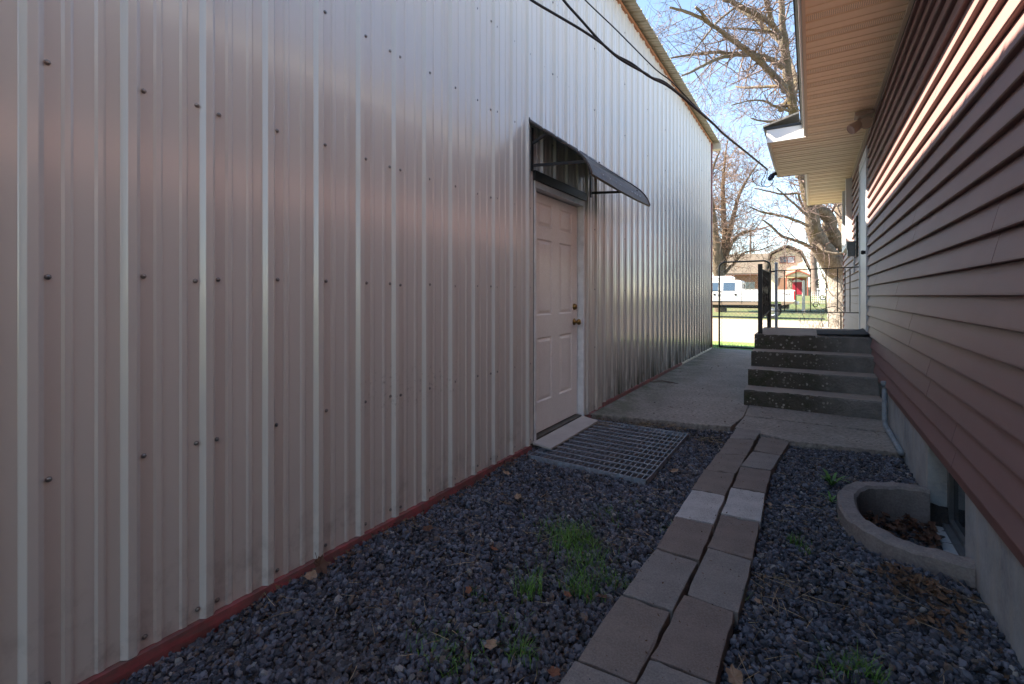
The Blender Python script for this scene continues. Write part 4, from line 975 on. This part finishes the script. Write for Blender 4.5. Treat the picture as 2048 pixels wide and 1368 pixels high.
def tree(name, limbs, mats, label, seed, side=(5, 1.0, 2.3), lv=2, up=.12, minr=.004, group=None, trunk=None, kids=(3, 6), every=.5):
    rr = random.Random(seed); b = limb_pts(limbs[0])[0][0]
    root = thing(name, (b.x, b.y, -.04 if b.y < 33 else hz(b.x, b.y)), label, 'tree', group)
    tr = MB(); cr = MB()
    for li, L_ in enumerate(limbs):
        q = limb_pts(L_); pts = smooth_path([a for a, _ in q], 4); rad = []
        for i in range(len(q)-1):
            for k in range(4): rad.append(q[i][1]+(q[i+1][1]-q[i][1])*k/4)
        rad.append(q[-1][1])
        pts2 = [p+Vector((rr.gauss(0, .2), rr.gauss(0, .2), rr.gauss(0, .1)))*min(r, .06)*.9 for p, r in zip(pts, rad)]
        rad = [r*rr.uniform(.95, 1.06) for r in rad]
        tr.tube(pts2, rad, 12 if rad[0] > .1 else 8, 1 if (trunk and li < trunk) else 0)
        # side shoots in all directions
        acc = 0
        for i in range(2, len(pts2)):
            acc += (pts2[i]-pts2[i-1]).length
            if acc < every or rad[i] > .32: continue
            acc = 0; t = (pts2[i]-pts2[i-1]).normalized()
            for _ in range(rr.randint(1, side[0])):
                ax = t.orthogonal().normalized(); ax.rotate(Matrix.Rotation(rr.uniform(0, 6.28), 3, t))
                nd = (t*rr.uniform(.1, .9)+ax).normalized()
                grow(cr, pts2[i], nd, max(minr, min(.03, rad[i]*rr.uniform(.2, .45))), rr.uniform(side[1], side[2]), lv, rr, up, minr, kids)
    tr.build('trunk', mats[0], root, smooth=True)
    cr.build('crown', mats[1], root, fixn=False)
    return root
D = 17.
def a4(L_, d0=D, d1=None):
    d1 = d0 if d1 is None else d1; n = len(L_)-1
    return [(x, y, r, d0+(d1-d0)*i/max(n, 1)) for i, (x, y, r) in enumerate(L_)]
z1_ = lambda L_: [(1340+x/4.561, y/4.561, r) for x, y, r in L_]
z3_ = lambda L_: [(1410+x/4.884, 280+y/4.884, r) for x, y, r in L_]
limbsA = [
 a4([(1696, 668, 37), (1692, 640, 30), (1688, 600, 27), (1686, 560, 27), (1688, 530, 32), (1690, 515, 20)]),
 a4([(1690, 555, 24), (1660, 520, 20), (1645, 498, 18), (1632, 470, 15), (1622, 420, 12), (1610, 360, 11), (1598, 300, 10), (1589, 235, 9), (1582, 190, 8.5), (1573, 130, 8), (1569, 90, 8), (1565, 50, 6), (1562, 0, 5.5), (1558, -80, 4), (1545, -180, 2)], D, 14.2),
 a4(z3_([(1370, 1080, 18), (1290, 1010, 16), (1230, 900, 13), (1215, 780, 12), (1150, 700, 11), (1075, 650, 10), (1040, 560, 9), (1000, 440, 8), (960, 380, 7), (900, 345, 5)]), D, 15.5),
 a4([(1692, 530, 20), (1698, 490, 16), (1692, 450, 13), (1684, 420, 12), (1672, 380, 10), (1655, 320, 7), (1640, 240, 5), (1630, 150, 3)], D, 18.5),
 a4([(1700, 520, 18), (1715, 470, 15), (1725, 420, 12), (1745, 330, 9), (1760, 230, 6), (1770, 120, 3)], D, 17.5),
 a4(z1_([(1010, 1000, 6), (1090, 900, 6), (1150, 800, 6), (1120, 650, 5), (1090, 560, 4), (1010, 400, 4), (900, 280, 4), (800, 190, 3.5), (650, 100, 3), (560, 20, 2)]), 15.5, 19),
 a4(z1_([(1045, 825, 6.5), (1020, 770, 6.5), (880, 620, 6), (800, 540, 5.8), (720, 480, 5.6), (600, 385, 5), (500, 310, 4.6), (400, 240, 4), (300, 175, 3.4), (150, 110, 3), (0, 68, 2)]), 14.8, 11.5),
 a4(z1_([(1032, 610, 5.5), (950, 560, 5.5), (820, 510, 5.2), (680, 490, 5), (560, 487, 4), (420, 478, 3.2), (300, 488, 3), (150, 505, 2.4), (0, 532, 1.6), (-60, 545, 1)]), 14.8, 12),
 a4(z1_([(720, 500, 4), (560, 510, 3.6), (430, 538, 3.4), (300, 600, 3), (200, 655, 2.4), (110, 690, 1.6)]), 14, 11),
 a4(z1_([(1000, 350, 6), (960, 260, 5.6), (900, 195, 5.4), (820, 150, 5.2), (690, 82, 4.8), (600, 35, 4.4), (500, -5, 4), (380, -60, 3)]), 14.6, 12.5),
 a4(z1_([(930, 200, 5), (905, 120, 5), (880, 20, 4.6), (850, -60, 3)]), 14.5, 13.4),
 a4(z1_([(400, 245, 2.6), (450, 180, 2.2), (540, 110, 2), (640, 30, 1.6), (700, -30, 1)]), 12.4, 12.2),
 a4(z1_([(350, 200, 3.4), (300, 130, 3), (235, 62, 2.6)]), 12.2, 11.8),
 a4(z1_([(390, 250, 2.2), (310, 350, 1.8), (240, 440, 1.4), (160, 560, 1)]), 12.3, 11.3),
 a4(z1_([(960, 300, 2.8), (800, 275, 2.6), (620, 262, 2.2), (480, 255, 1.6)]), 14.6, 13),
 a4(z1_([(1070, 780, 3), (900, 790, 3), (680, 800, 2.4), (600, 790, 1.2)]), 14.8, 16.5),
 a4(z1_([(1085, 1010, 2.8), (960, 970, 2.6), (850, 920, 2), (720, 920, 1.5), (560, 960, 1)]), 15, 13.5),
 a4(z1_([(1090, 1060, 2.6), (960, 1110, 2.4), (820, 1100, 1.8), (740, 1080, 1.2)]), 15, 13.6),
 a4(z3_([(1010, 840, 3), (900, 790, 3), (720, 735, 2.6), (560, 705, 2), (430, 650, 1.3)]), 16, 14),
 a4(z3_([(985, 730, 2.6), (920, 560, 2.6), (910, 520, 2.2), (760, 530, 2), (640, 505, 1.5), (480, 470, 1)]), 15.8, 14),
 a4(z3_([(1000, 740, 2.4), (900, 650, 2.2), (800, 560, 1.8), (700, 470, 1.2)]), 15.8, 14),
 a4(z3_([(1080, 1080, 4), (960, 1010, 3.4), (830, 965, 3), (740, 930, 2.6), (640, 835, 2), (560, 780, 1.2)]), 16.5, 15),
 a4(z3_([(1100, 1020, 2.6), (1180, 1090, 2.6), (1300, 1110, 2.4), (1420, 1090, 1.6)]), 16.2, 15.6),
]
big = tree('maple_tree', limbsA, ([M['barkmoss'], M['trunkpale']], M['twig']), 'big bare maple with mossy forked trunk rising beyond the landing railing', 5, side=(3, .5, 1.8), lv=2, up=.05, minr=.0056, trunk=1, kids=(2, 5), every=.32)
D2 = 33.
limbsB = [
 a4([(1442, 650, 13), (1440, 600, 11), (1438, 560, 11), (1436, 520, 10), (1432, 480, 7), (1427, 430, 5), (1421, 385, 4), (1425, 340, 2.6), (1440, 300, 1.2)], D2, 31),
 a4([(1440, 560, 8), (1447, 520, 7), (1450, 480, 6), (1447, 430, 5), (1446, 370, 3.6), (1450, 320, 2), (1455, 280, 1)], D2, 34),
 a4([(1447, 520, 6), (1456, 480, 5), (1463, 450, 5), (1470, 420, 4), (1480, 385, 3), (1500, 350, 2), (1520, 320, 1)], D2, 32),
 a4([(1443, 540, 5), (1462, 490, 3.4), (1480, 468, 3), (1510, 460, 2), (1540, 452, 1)], D2, 31),
 a4([(1442, 530, 5), (1425, 500, 4), (1410, 470, 3), (1395, 420, 2.6), (1385, 350, 1.4)], D2, 33),
 a4([(1445, 550, 4), (1465, 530, 2.6), (1490, 505, 2), (1520, 500, 1.2), (1545, 490, .8)], D2, 31.5)]
tree('multi_stem_tree', limbsB, (M['bark'], M['bud']), 'bare multi-stemmed tree with reddish twigs behind the white truck cab', 8, side=(5, .8, 2.6), lv=2, up=.22, minr=.0105, kids=(3, 7), every=.3)
limbsC = [a4([(1633, 612, 8), (1631, 585, 7.5), (1629, 560, 7), (1627, 530, 6), (1626, 505, 5), (1625, 470, 4), (1622, 420, 3), (1616, 370, 1.6)], 44, 44), a4([(1627, 520, 4), (1640, 480, 3), (1650, 430, 2), (1655, 390, 1)], 44, 43)]
tree('slim_tree', limbsC, (M['pole'], M['twig']), 'slim dark trunked tree standing in front of the red-doored house', 9, side=(3, .8, 2.2), lv=1, up=.15, minr=.012, kids=(3, 5), every=.7)
# farther bare trees behind the houses
for i, (px, d, h, sd, mt) in enumerate(((1475, 75, 6.5, 21, 'twiggold'), (1655, 66, 6.5, 22, 'twiggold'), (1530, 95, 9.5, 23, 'bud'), (1560, 90, 10, 24, 'twig'), (1420, 80, 9, 25, 'bud'), (1690, 80, 8, 26, 'twig'), (1495, 60, 5.5, 27, 'twiggold'))):
    b0 = 591.5-930*(1.25-CAM_H)/d; sc = 930/d
    L_ = [[(px, b0+4, .22*sc, d), (px+1, b0-.3*h*sc, .18*sc, d), (px-1, b0-.6*h*sc, .1*sc, d), (px, b0-h*sc, .03*sc, d)],
          [(px, b0-.2*h*sc, .13*sc, d), (px+.12*h*sc, b0-.5*h*sc, .08*sc, d-1), (px+.2*h*sc, b0-.85*h*sc, .03*sc, d-1)],
          [(px, b0-.25*h*sc, .13*sc, d), (px-.13*h*sc, b0-.5*h*sc, .08*sc, d+1), (px-.22*h*sc, b0-.8*h*sc, .03*sc, d+1)]]
    labs = ['low golden-twigged tree far behind the truck cab', 'golden brown bushy tree right of the slim dark trunk', 'tall hazy reddish tree left behind the gambrel house', 'tall hazy grey tree right behind the gambrel house roof', 'far reddish tree next to the metal building corner', 'far grey tree showing behind the big maple trunk', 'low straw coloured tree above the truck bed']
    tree('bare_tree', L_, (M['bark'], M[mt]), labs[i], sd, side=(5, .18*h, .36*h), lv=2, up=.2, minr=.02, group='bare trees far across the street', kids=(3, 5), every=.12*h)
# bare shrub by the fence
rr = random.Random(4); sb = thing('bare_shrub', (.35, 12.6, 0), 'leafless dark thorny shrub behind the wire fence by the house corner', 'shrub'); mb = MB()
def vine(L_, r, Yd): mb.tube(smooth_path([onY(1550+x/6.84, 480+y/6.84, Yd+dy) for x, y, dy in L_], 5), [r*(1-.6*i/(5*(len(L_)-1))) for i in range(5*(len(L_)-1)+1)], 5)
vine([(1020, 1130, 0), (1000, 1060, 0), (900, 960, -.2), (820, 910, -.3), (700, 930, -.4), (600, 960, -.4), (520, 900, -.3), (500, 850, -.3)], .011, 12.6)
vine([(1010, 1100, 0), (960, 950, .1), (860, 820, .2), (760, 730, .3), (690, 600, .3), (640, 480, .4)], .011, 12.6)
vine([(990, 1090, 0), (900, 1040, 0), (760, 1000, .1), (640, 940, .1), (560, 880, .2), (480, 900, .2)], .009, 12.6)
vine([(660, 1190, 0), (640, 1110, 0), (630, 1000, .1), (650, 940, .1)], .009, 12.4); vine([(650, 1180, 0), (590, 1170, 0)], .008, 12.4)
vine([(730, 1190, 0), (735, 1080, 0), (720, 960, .1), (690, 860, .2)], .008, 12.5); vine([(860, 1180, 0), (870, 1090, 0)], .008, 12.4)
vine([(350, 1060, 0), (345, 1130, 0), (390, 1150, 0), (400, 1090, .0), (360, 960, .1)], .007, 12.4); vine([(520, 1200, 0), (522, 1130, 0)], .01, 12.4)
mb.build('stems', M['iron'], sb)
mb = MB()
for i in range(26): grow(mb, Vector((rr.uniform(-.2, .75), rr.uniform(12.3, 13), rr.uniform(-.03, .25))), Vector((rr.gauss(0, .6), rr.gauss(0, .4), 1)), .006, rr.uniform(.5, 1.2), 1, rr, .05, .0028, (1, 3), 0)
mb.build('twigs', M['pole'], sb, fixn=False)

# ------------------------------------------------------------------ pickup truck
TY = 28.7; tk = thing('pickup_truck', (-4, TY+.9, 0), 'white and tan four-door pickup truck parked across the street', 'truck')
GZ = -.03
def tx(px): return onY(px, 590, TY).x
def tz(py, px=1500): return onY(px, py, TY).z
xr = tx(1590); xc = tx(1484); Wt = 1.9
zb_, zt_, zr_ = tz(611), tz(580), tz(559.5); zs_ = tz(602.5)
wr = [tx(1543), tx(1543)-4.15]; WR = .40
def arch(xc_, zc, r, n=12): return [(xc_+r*math.cos(math.pi-math.pi*i/n), zc+r*math.sin(math.pi-math.pi*i/n)) for i in range(n+1)]
xf = xr-6.35
low = [(xf, zb_+.05)]+arch(wr[1], zb_+.02, .47)+arch(wr[0], zb_+.02, .47)+[(xr-.08, zb_+.12), (xr-.02, zs_), (xf-.03, zs_)]
mb = MB(); mb.extrude(low, 'y', TY, TY+Wt); mb.build('lower_body', M['trucktan'], tk, bevel=.015)
bed = [(xc+.02, zs_+.003), (xr-.02, zs_+.003), (xr-.03, zt_-.04), (xr-.08, zt_), (xc+.02, zt_)]
mb = MB(); mb.extrude(bed, 'y', TY-.006, TY+.06).extrude(bed, 'y', TY+Wt-.06, TY+Wt+.006).box(xr-.09, TY+.06, zs_, xr-.03, TY+Wt-.06, zt_-.02).box(xc+.02, TY+.06, zs_+.003, xr-.09, TY+Wt-.06, zs_+.03)
mb.build('cargo_bed', M['truckwhite'], tk)
xcf = xc-2.65
mb = MB(); mb.extrude([(xcf-1.2, zs_+.003), (xc, zs_+.003), (xc, zt_), (xcf-.2, zt_), (xcf-1.2, zt_-.1)], 'y', TY-.004, TY+Wt+.004)
gr_ = [(xc, zt_+.002), (xc-.03, zr_-.12), (xc-.10, zr_-.02), (xc-.25, zr_), (xc-1.75, zr_), (xc-1.9, zr_-.03), (xcf, zt_+.06), (xcf-.2, zt_+.002)]
n = len(gr_); ins_ = lambda p: (p[1]-zt_)*.17
mb.add([(p[0], TY-.004+ins_(p), p[1]) for p in gr_]+[(p[0], TY+Wt+.004-ins_(p), p[1]) for p in gr_], [tuple(range(n)), tuple(reversed(range(n, 2*n)))]+[((i+1) % n, i, n+i, n+(i+1) % n) for i in range(n)])
cabo = mb.build('cab', M['truckwhite'], tk)
for xa, xb in ((tx(1446), tx(1470)), (tx(1404), tx(1436))):
    za, zb2 = tz(581.3), tz(564.3); mb = MB()
    q = [(xa, TY-.012+(za-zt_)*.17*(za > zt_), za), (xb, TY-.012, za), (xb, TY-.01+(zb2-zt_)*.17, zb2), (xa, TY-.01+(zb2-zt_)*.17, zb2)]
    mb.hexa([q[0], q[1], (q[1][0], q[1][1]+.02, q[1][2]), (q[0][0], q[0][1]+.02, q[0][2])], [q[3], q[2], (q[2][0], q[2][1]+.02, q[2][2]), (q[3][0], q[3][1]+.02, q[3][2])])
    mb.build('side_window', M['tint'], tk)
mb = MB(); mb.add([(xc+.004, TY+.25, zt_+.1), (xc+.004, TY+Wt-.25, zt_+.1), (xc-.03, TY+Wt-.3, zr_-.14), (xc-.03, TY+.3, zr_-.14)], [(0, 1, 2, 3)]); mb.build('rear_window', M['tint'], tk)
for xd in (tx(1483), tx(1441.5)):
    mb = MB(); mb.box(xd-.008, TY-.0085, zb_+.1, xd+.008, TY-.0045, zt_); mb.build('door_gap', M['black'], tk)
for px in (1471, 1429):
    mb = MB(); mb.box(tx(px)-.06, TY-.03, tz(591), tx(px)+.06, TY-.006, tz(587)); mb.build('door_handle', M['black'], tk, bevel=.006)
for xw in wr:
    for yy, sg in ((TY+.13, -1), (TY+Wt-.13, 1)):
        mb = MB(); mb.lathe((xw, yy, WR+GZ), (0, sg, 0), [(-.12, WR*.7), (-.13, WR*.95), (-.10, WR), (.10, WR), (.13, WR*.95), (.125, WR*.66), (.05, WR*.62)], 28); wh = mb.build('wheel', M['tyre'], tk)
        mb = MB(); mb.lathe((xw, yy+sg*.04, WR+GZ), (0, sg, 0), [(0, WR*.62), (.075, WR*.62), (.06, WR*.5), (.03, WR*.42), (.05, WR*.25), (.085, WR*.2), (.09, WR*.05)], 24); mb.build('rim', M['rim'], wh)
mb = MB(); mb.box(xr-.06, TY-.012, zs_+.08, xr+.012, TY+.11, zt_-.07); mb.build('tail_light', M['tail'], tk, bevel=.02)
mb = MB(); mb.box(xr-.06, TY+Wt-.11, zs_+.08, xr+.012, TY+Wt+.012, zt_-.07); mb.build('tail_light', M['tail'], tk, bevel=.02)
mb = MB(); mb.box(xr-.02, TY+.1, zb_+.05, xr+.16, TY+Wt-.1, zb_+.22); mb.build('rear_bumper', M['rim'], tk, bevel=.03)
mb = MB(); mb.box(xf+.3, TY+.45, .50, xr-.3, TY+Wt-.35, zb_+.1).box(xc-.9, TY+.1, .25, xc-.8, TY+.2, zb_+.05); mb.build('chassis', M['black'], tk)
mb = MB(); mb.tube([(xc-2.2, TY+.25, zr_+.13), (xc-.55, TY+.25, zr_+.13)], .11, 12).box(xc-1.9, TY+.2, zr_-.02, xc-1.82, TY+1.6, zr_+.1).box(xc-.85, TY+.2, zr_-.02, xc-.77, TY+1.6, zr_+.1).tube([(xc-2.2, TY+1.5, zr_+.13), (xc-.55, TY+1.5, zr_+.13)], .05, 8); mb.build('roof_tube', M['truckwhite'], tk)
mb = MB(); mb.tube([(xc-.54, TY+.25, zr_+.13), (xc-.46, TY+.25, zr_+.12)], .10, 12); mb.build('roof_tube_cap', M['rim'], tk)
mb = MB(); mb.bar((xc+.06, TY+.05, zt_+.03), (xc+1.5, TY+.05, zt_+.03), .05).bar((xc+.08, TY+.1, zt_), (xc+.02, TY+.1, zr_-.1), .04); mb.build('bed_rail', M['rim'], tk)
ft = bpy.data.curves.new('decal', 'FONT'); ft.body = '4x4'; ft.size = .15; ft.extrude = .002; ft.materials.append(M['black'])
fo = bpy.data.objects.new('decal', ft); COL.objects.link(fo); dg = bpy.context.evaluated_depsgraph_get(); me = bpy.data.meshes.new_from_object(fo.evaluated_get(dg)); bpy.data.objects.remove(fo); fo = bpy.data.objects.new('lettering', me); COL.objects.link(fo); fo.parent = tk; fo.rotation_euler = (R(90), 0, 0); fo.location = Vector((tx(1570), TY-.012, tz(590)))-tk.location
mb = MB(); mb.add([(tx(1562), TY-.009, tz(588)), (tx(1566), TY-.009, tz(585.6)), (tx(1569), TY-.009, tz(586.6)), (tx(1566), TY-.009, tz(587.2))], [(0, 1, 2, 3)]); mb.build('decal', M['tail'], tk)

# ------------------------------------------------------------------ house across the street
HD = 58.; gz = 1.2
def hp(px, py): return onY(px, py, HD)
gh = thing('gambrel_house', (hp(1574, 590).x, HD+3, gz), 'cream gambrel-roofed house with a red front door across the street', 'house')
outl = [(1531, 545), (1542, 508), (1574, 492), (1602, 504), (1618.5, 536), (1614, 590), (1534, 590)]
def wall2(pts, Y, th, mb, grow_=0):
    mb.extrude([(onY(a, b, Y).x, onY(a, b, Y).z) for a, b in pts], 'y', Y, Y+th)
mb = MB(); wall2([(1536, 545), (1544, 510), (1574, 496), (1600, 507), (1614, 536), (1612, 596), (1534, 596)], HD, 9, mb); mb.build('wall', M['gcream'], gh)
mb = MB(); wall2([(1556, 556), (1613, 556), (1613, 596), (1556, 596)], HD-.08, .07, mb); mb.build('lower_wall', M['gbrown'], gh)
mb = MB()
rp_ = [(1532, 547), (1542, 507.5), (1574, 492), (1602, 503.5), (1618.5, 537)]
for (a, b), (c_, d_) in zip(rp_, rp_[1:]):
    p_, q_ = hp(a, b), hp(c_, d_); nrm = Vector((-(q_.z-p_.z), 0, q_.x-p_.x)).normalized()*.16
    mb.hexa([(p_.x, HD-.45, p_.z), (q_.x, HD-.45, q_.z), (q_.x, HD+9.3, q_.z), (p_.x, HD+9.3, p_.z)], [(p_.x+nrm.x, HD-.45, p_.z+nrm.z), (q_.x+nrm.x, HD-.45, q_.z+nrm.z), (q_.x+nrm.x, HD+9.3, q_.z+nrm.z), (p_.x+nrm.x, HD+9.3, p_.z+nrm.z)])
mb.build('roof', M['groof'], gh)
def fbox(x0, y0, x1, y1, Y, th, nm, m, par, bev=0):
    a, b = onY(x0, y1, Y), onY(x1, y0, Y); mb = MB(); mb.box(a.x, Y-th, a.z, b.x, Y, b.z); return mb.build(nm, m, par, bevel=bev)
w_ = fbox(1559, 512, 1590, 527, HD-.01, .06, 'window', M['redwood'], gh)
fbox(1560.5, 514, 1573.5, 525.5, HD-.072, .02, 'pane', M['tint'], w_); fbox(1575.5, 514, 1588.5, 525.5, HD-.072, .02, 'pane', M['fence'], w_)
dr = fbox(1585, 557, 1604, 593, HD-.09, .06, 'door', M['reddoor'], gh); 
mb = MB(); c_ = hp(1594.5, 564); mb.extrude([(c_.x+.45*math.cos(t*math.pi/8), c_.z+.28*math.sin(t*math.pi/8)) for t in range(9)], 'y', HD-.17, HD-.152); mb.build('fan_light', M['fence'], dr)
mb = MB(); a, b, c_ = onY(1571, 553.5, HD-2), onY(1597, 543, HD-2), onY(1624, 553.5, HD-2)
mb.extrude([(a.x, a.z), (c_.x, c_.z), (b.x, b.z)], 'y', HD-2.2, HD-.1); mb.build('porch_gable', M['gcream'], gh)
mb = MB()
for p_, q_ in ((a, b), (b, c_)):
    mb.hexa([(p_.x, HD-2.4, p_.z+.01), (q_.x, HD-2.4, q_.z+.01), (q_.x, HD-.1, q_.z+.01), (p_.x, HD-.1, p_.z+.01)], [(p_.x, HD-2.4, p_.z+.16), (q_.x, HD-2.4, q_.z+.16), (q_.x, HD-.1, q_.z+.16), (p_.x, HD-.1, p_.z+.16)])
mb.build('porch_roof', M['redwood'], gh)
for px in (1571.5, 1614): fbox(px, 553, px+2.4, 592, HD-2, .15, 'porch_post', M['redwood'], gh)
for x0, x1, y0 in ((1574, 1584, 559), (1612.5, 1620, 574)): fbox(x0, y0, x1, 592, HD-1.2, .5, 'stone_pier', M['stone'], gh, .05)
fbox(1584, 589, 1606, 593.5, HD-.9, .8, 'door_step', M['stone'], gh)
# low wing to the left
mb = MB(); wall2([(1452, 549), (1560, 549), (1560, 596), (1452, 596)], HD+1.5, 7, mb); lw = mb.build('wing_wall', M['gbrown'], gh)
mb = MB(); a, b, c_, d_ = onY(1446, 549.5, HD+.7), onY(1566, 549.5, HD+.7), onY(1560, 509, HD+5.5), onY(1450, 512, HD+5.5)
mb.hexa([a, b, c_, d_], [v+Vector((0, 0, .18)) for v in (a, b, c_, d_)]); mb.build('wing_roof', M['groof'], gh)
fbox(1446, 548, 1566, 551, HD+.65, .06, 'wing_fascia', M['redwood'], gh)
for x0, x1 in ((1486, 1510), (1541, 1548)): 
    w_ = fbox(x0, 564, x1, 578, HD+1.48, .06, 'window', M['postwhite'], gh); fbox(x0+1, 565, x1-1, 577, HD+1.41, .02, 'pane', M['tint'], w_)
fbox(1553, 560, 1570, 590, HD+.9, .2, 'garage_door', M['redwood'], gh)
# small white gabled house farther left
wh_ = thing('white_house', (onY(1453, 590, 74).x, 78, 1.2), 'small white gabled house seen above the truck cab', 'house')
mb = MB(); mb.extrude([(onY(x_, y_, 74).x, onY(x_, y_, 74).z) for x_, y_ in ((1442, 596), (1465, 596), (1465, 541), (1453, 523), (1442, 541))], 'y', 74, 82); mb.build('wall', M['fence'], wh_)
mb = MB()
for s_ in (-1, 1):
    p_ = onY(1453, 522, 74); q_ = onY(1453+s_*14, 543, 74)
    mb.hexa([(p_.x, 73.6, p_.z), (q_.x, 73.6, q_.z), (q_.x, 82.3, q_.z), (p_.x, 82.3, p_.z)], [(p_.x, 73.6, p_.z+.2), (q_.x, 73.6, q_.z+.2), (q_.x, 82.3, q_.z+.2), (p_.x, 82.3, p_.z+.2)])
mb.build('roof', M['groof'], wh_)
# fences and post on the far lawn
pf_ = thing('picket_fence', (onY(1648, 600, 47).x, 47, .9), 'white picket fence on the far lawn beside the maple trunk', 'fence')
x0, x1 = onY(1634, 600, 47).x, onY(1712, 600, 47).x; z0, z1 = onY(1650, 604, 47).z, onY(1650, 579, 47).z
mb = MB(); x_ = x0
while x_ < x1: mb.box(x_, 47, z0, x_+.075, 47.03, z1); x_ += .15
mb.build('pickets', M['fence'], pf_)
mb = MB(); mb.box(x0, 47.031, z0+.2, x1, 47.07, z0+.28).box(x0, 47.031, z1-.28, x1, 47.07, z1-.2).box(x0-.02, 46.96, z1-.03, x1, 46.998, z1+.1); mb.build('rail', M['fence'], pf_)
wf = thing('wire_panel', (onY(1635, 600, 44).x, 44, .6), 'white wire grid panel in front of the slim dark trunk', 'fence panel')
mb = MB(); xa, xb = onY(1623, 600, 44).x, onY(1652, 600, 44).x; za, zb2 = onY(1635, 606, 44).z, onY(1635, 584, 44).z
for i in range(8): t = i/7; mb.box(xa+(xb-xa)*t-.012, 44, za, xa+(xb-xa)*t+.012, 44.02, zb2)
for i in range(6): t = i/5; mb.box(xa, 43.99, za+(zb2-za)*t-.012, xb, 44, za+(zb2-za)*t+.012)
mb.build('grid', M['fence'], wf)
q = onY(1607, 622, 36); mb = MB(); mb.lathe((q.x, 36, hz(q.x, 36)-.1), (0, 0, 1), [(0, .10), (.3, .09), (2.1, .085), (2.2, .075), (2.22, .02)], 12)
tag(mb.build('white_post', M['postwhite']), 'thick white post standing on the far lawn in front of the red door', 'post')
q = onY(1501, 560, 66); up_ = thing('utility_pole', (q.x, 66, 1.2), 'thin wooden utility pole far behind the white truck', 'pole')
mb = MB(); zt2 = onY(1501, 462, 66).z; mb.lathe((q.x, 66, 1.1), (0, 0, 1), [(0, .17), (zt2-1.1, .12)], 8); mb.build('mast', M['pole'], up_)
mb = MB(); mb.bar((q.x-1.1, 66, zt2-.5), (q.x+1.1, 66, zt2-.5), .1); mb.build('cross_arm', M['pole'], up_)
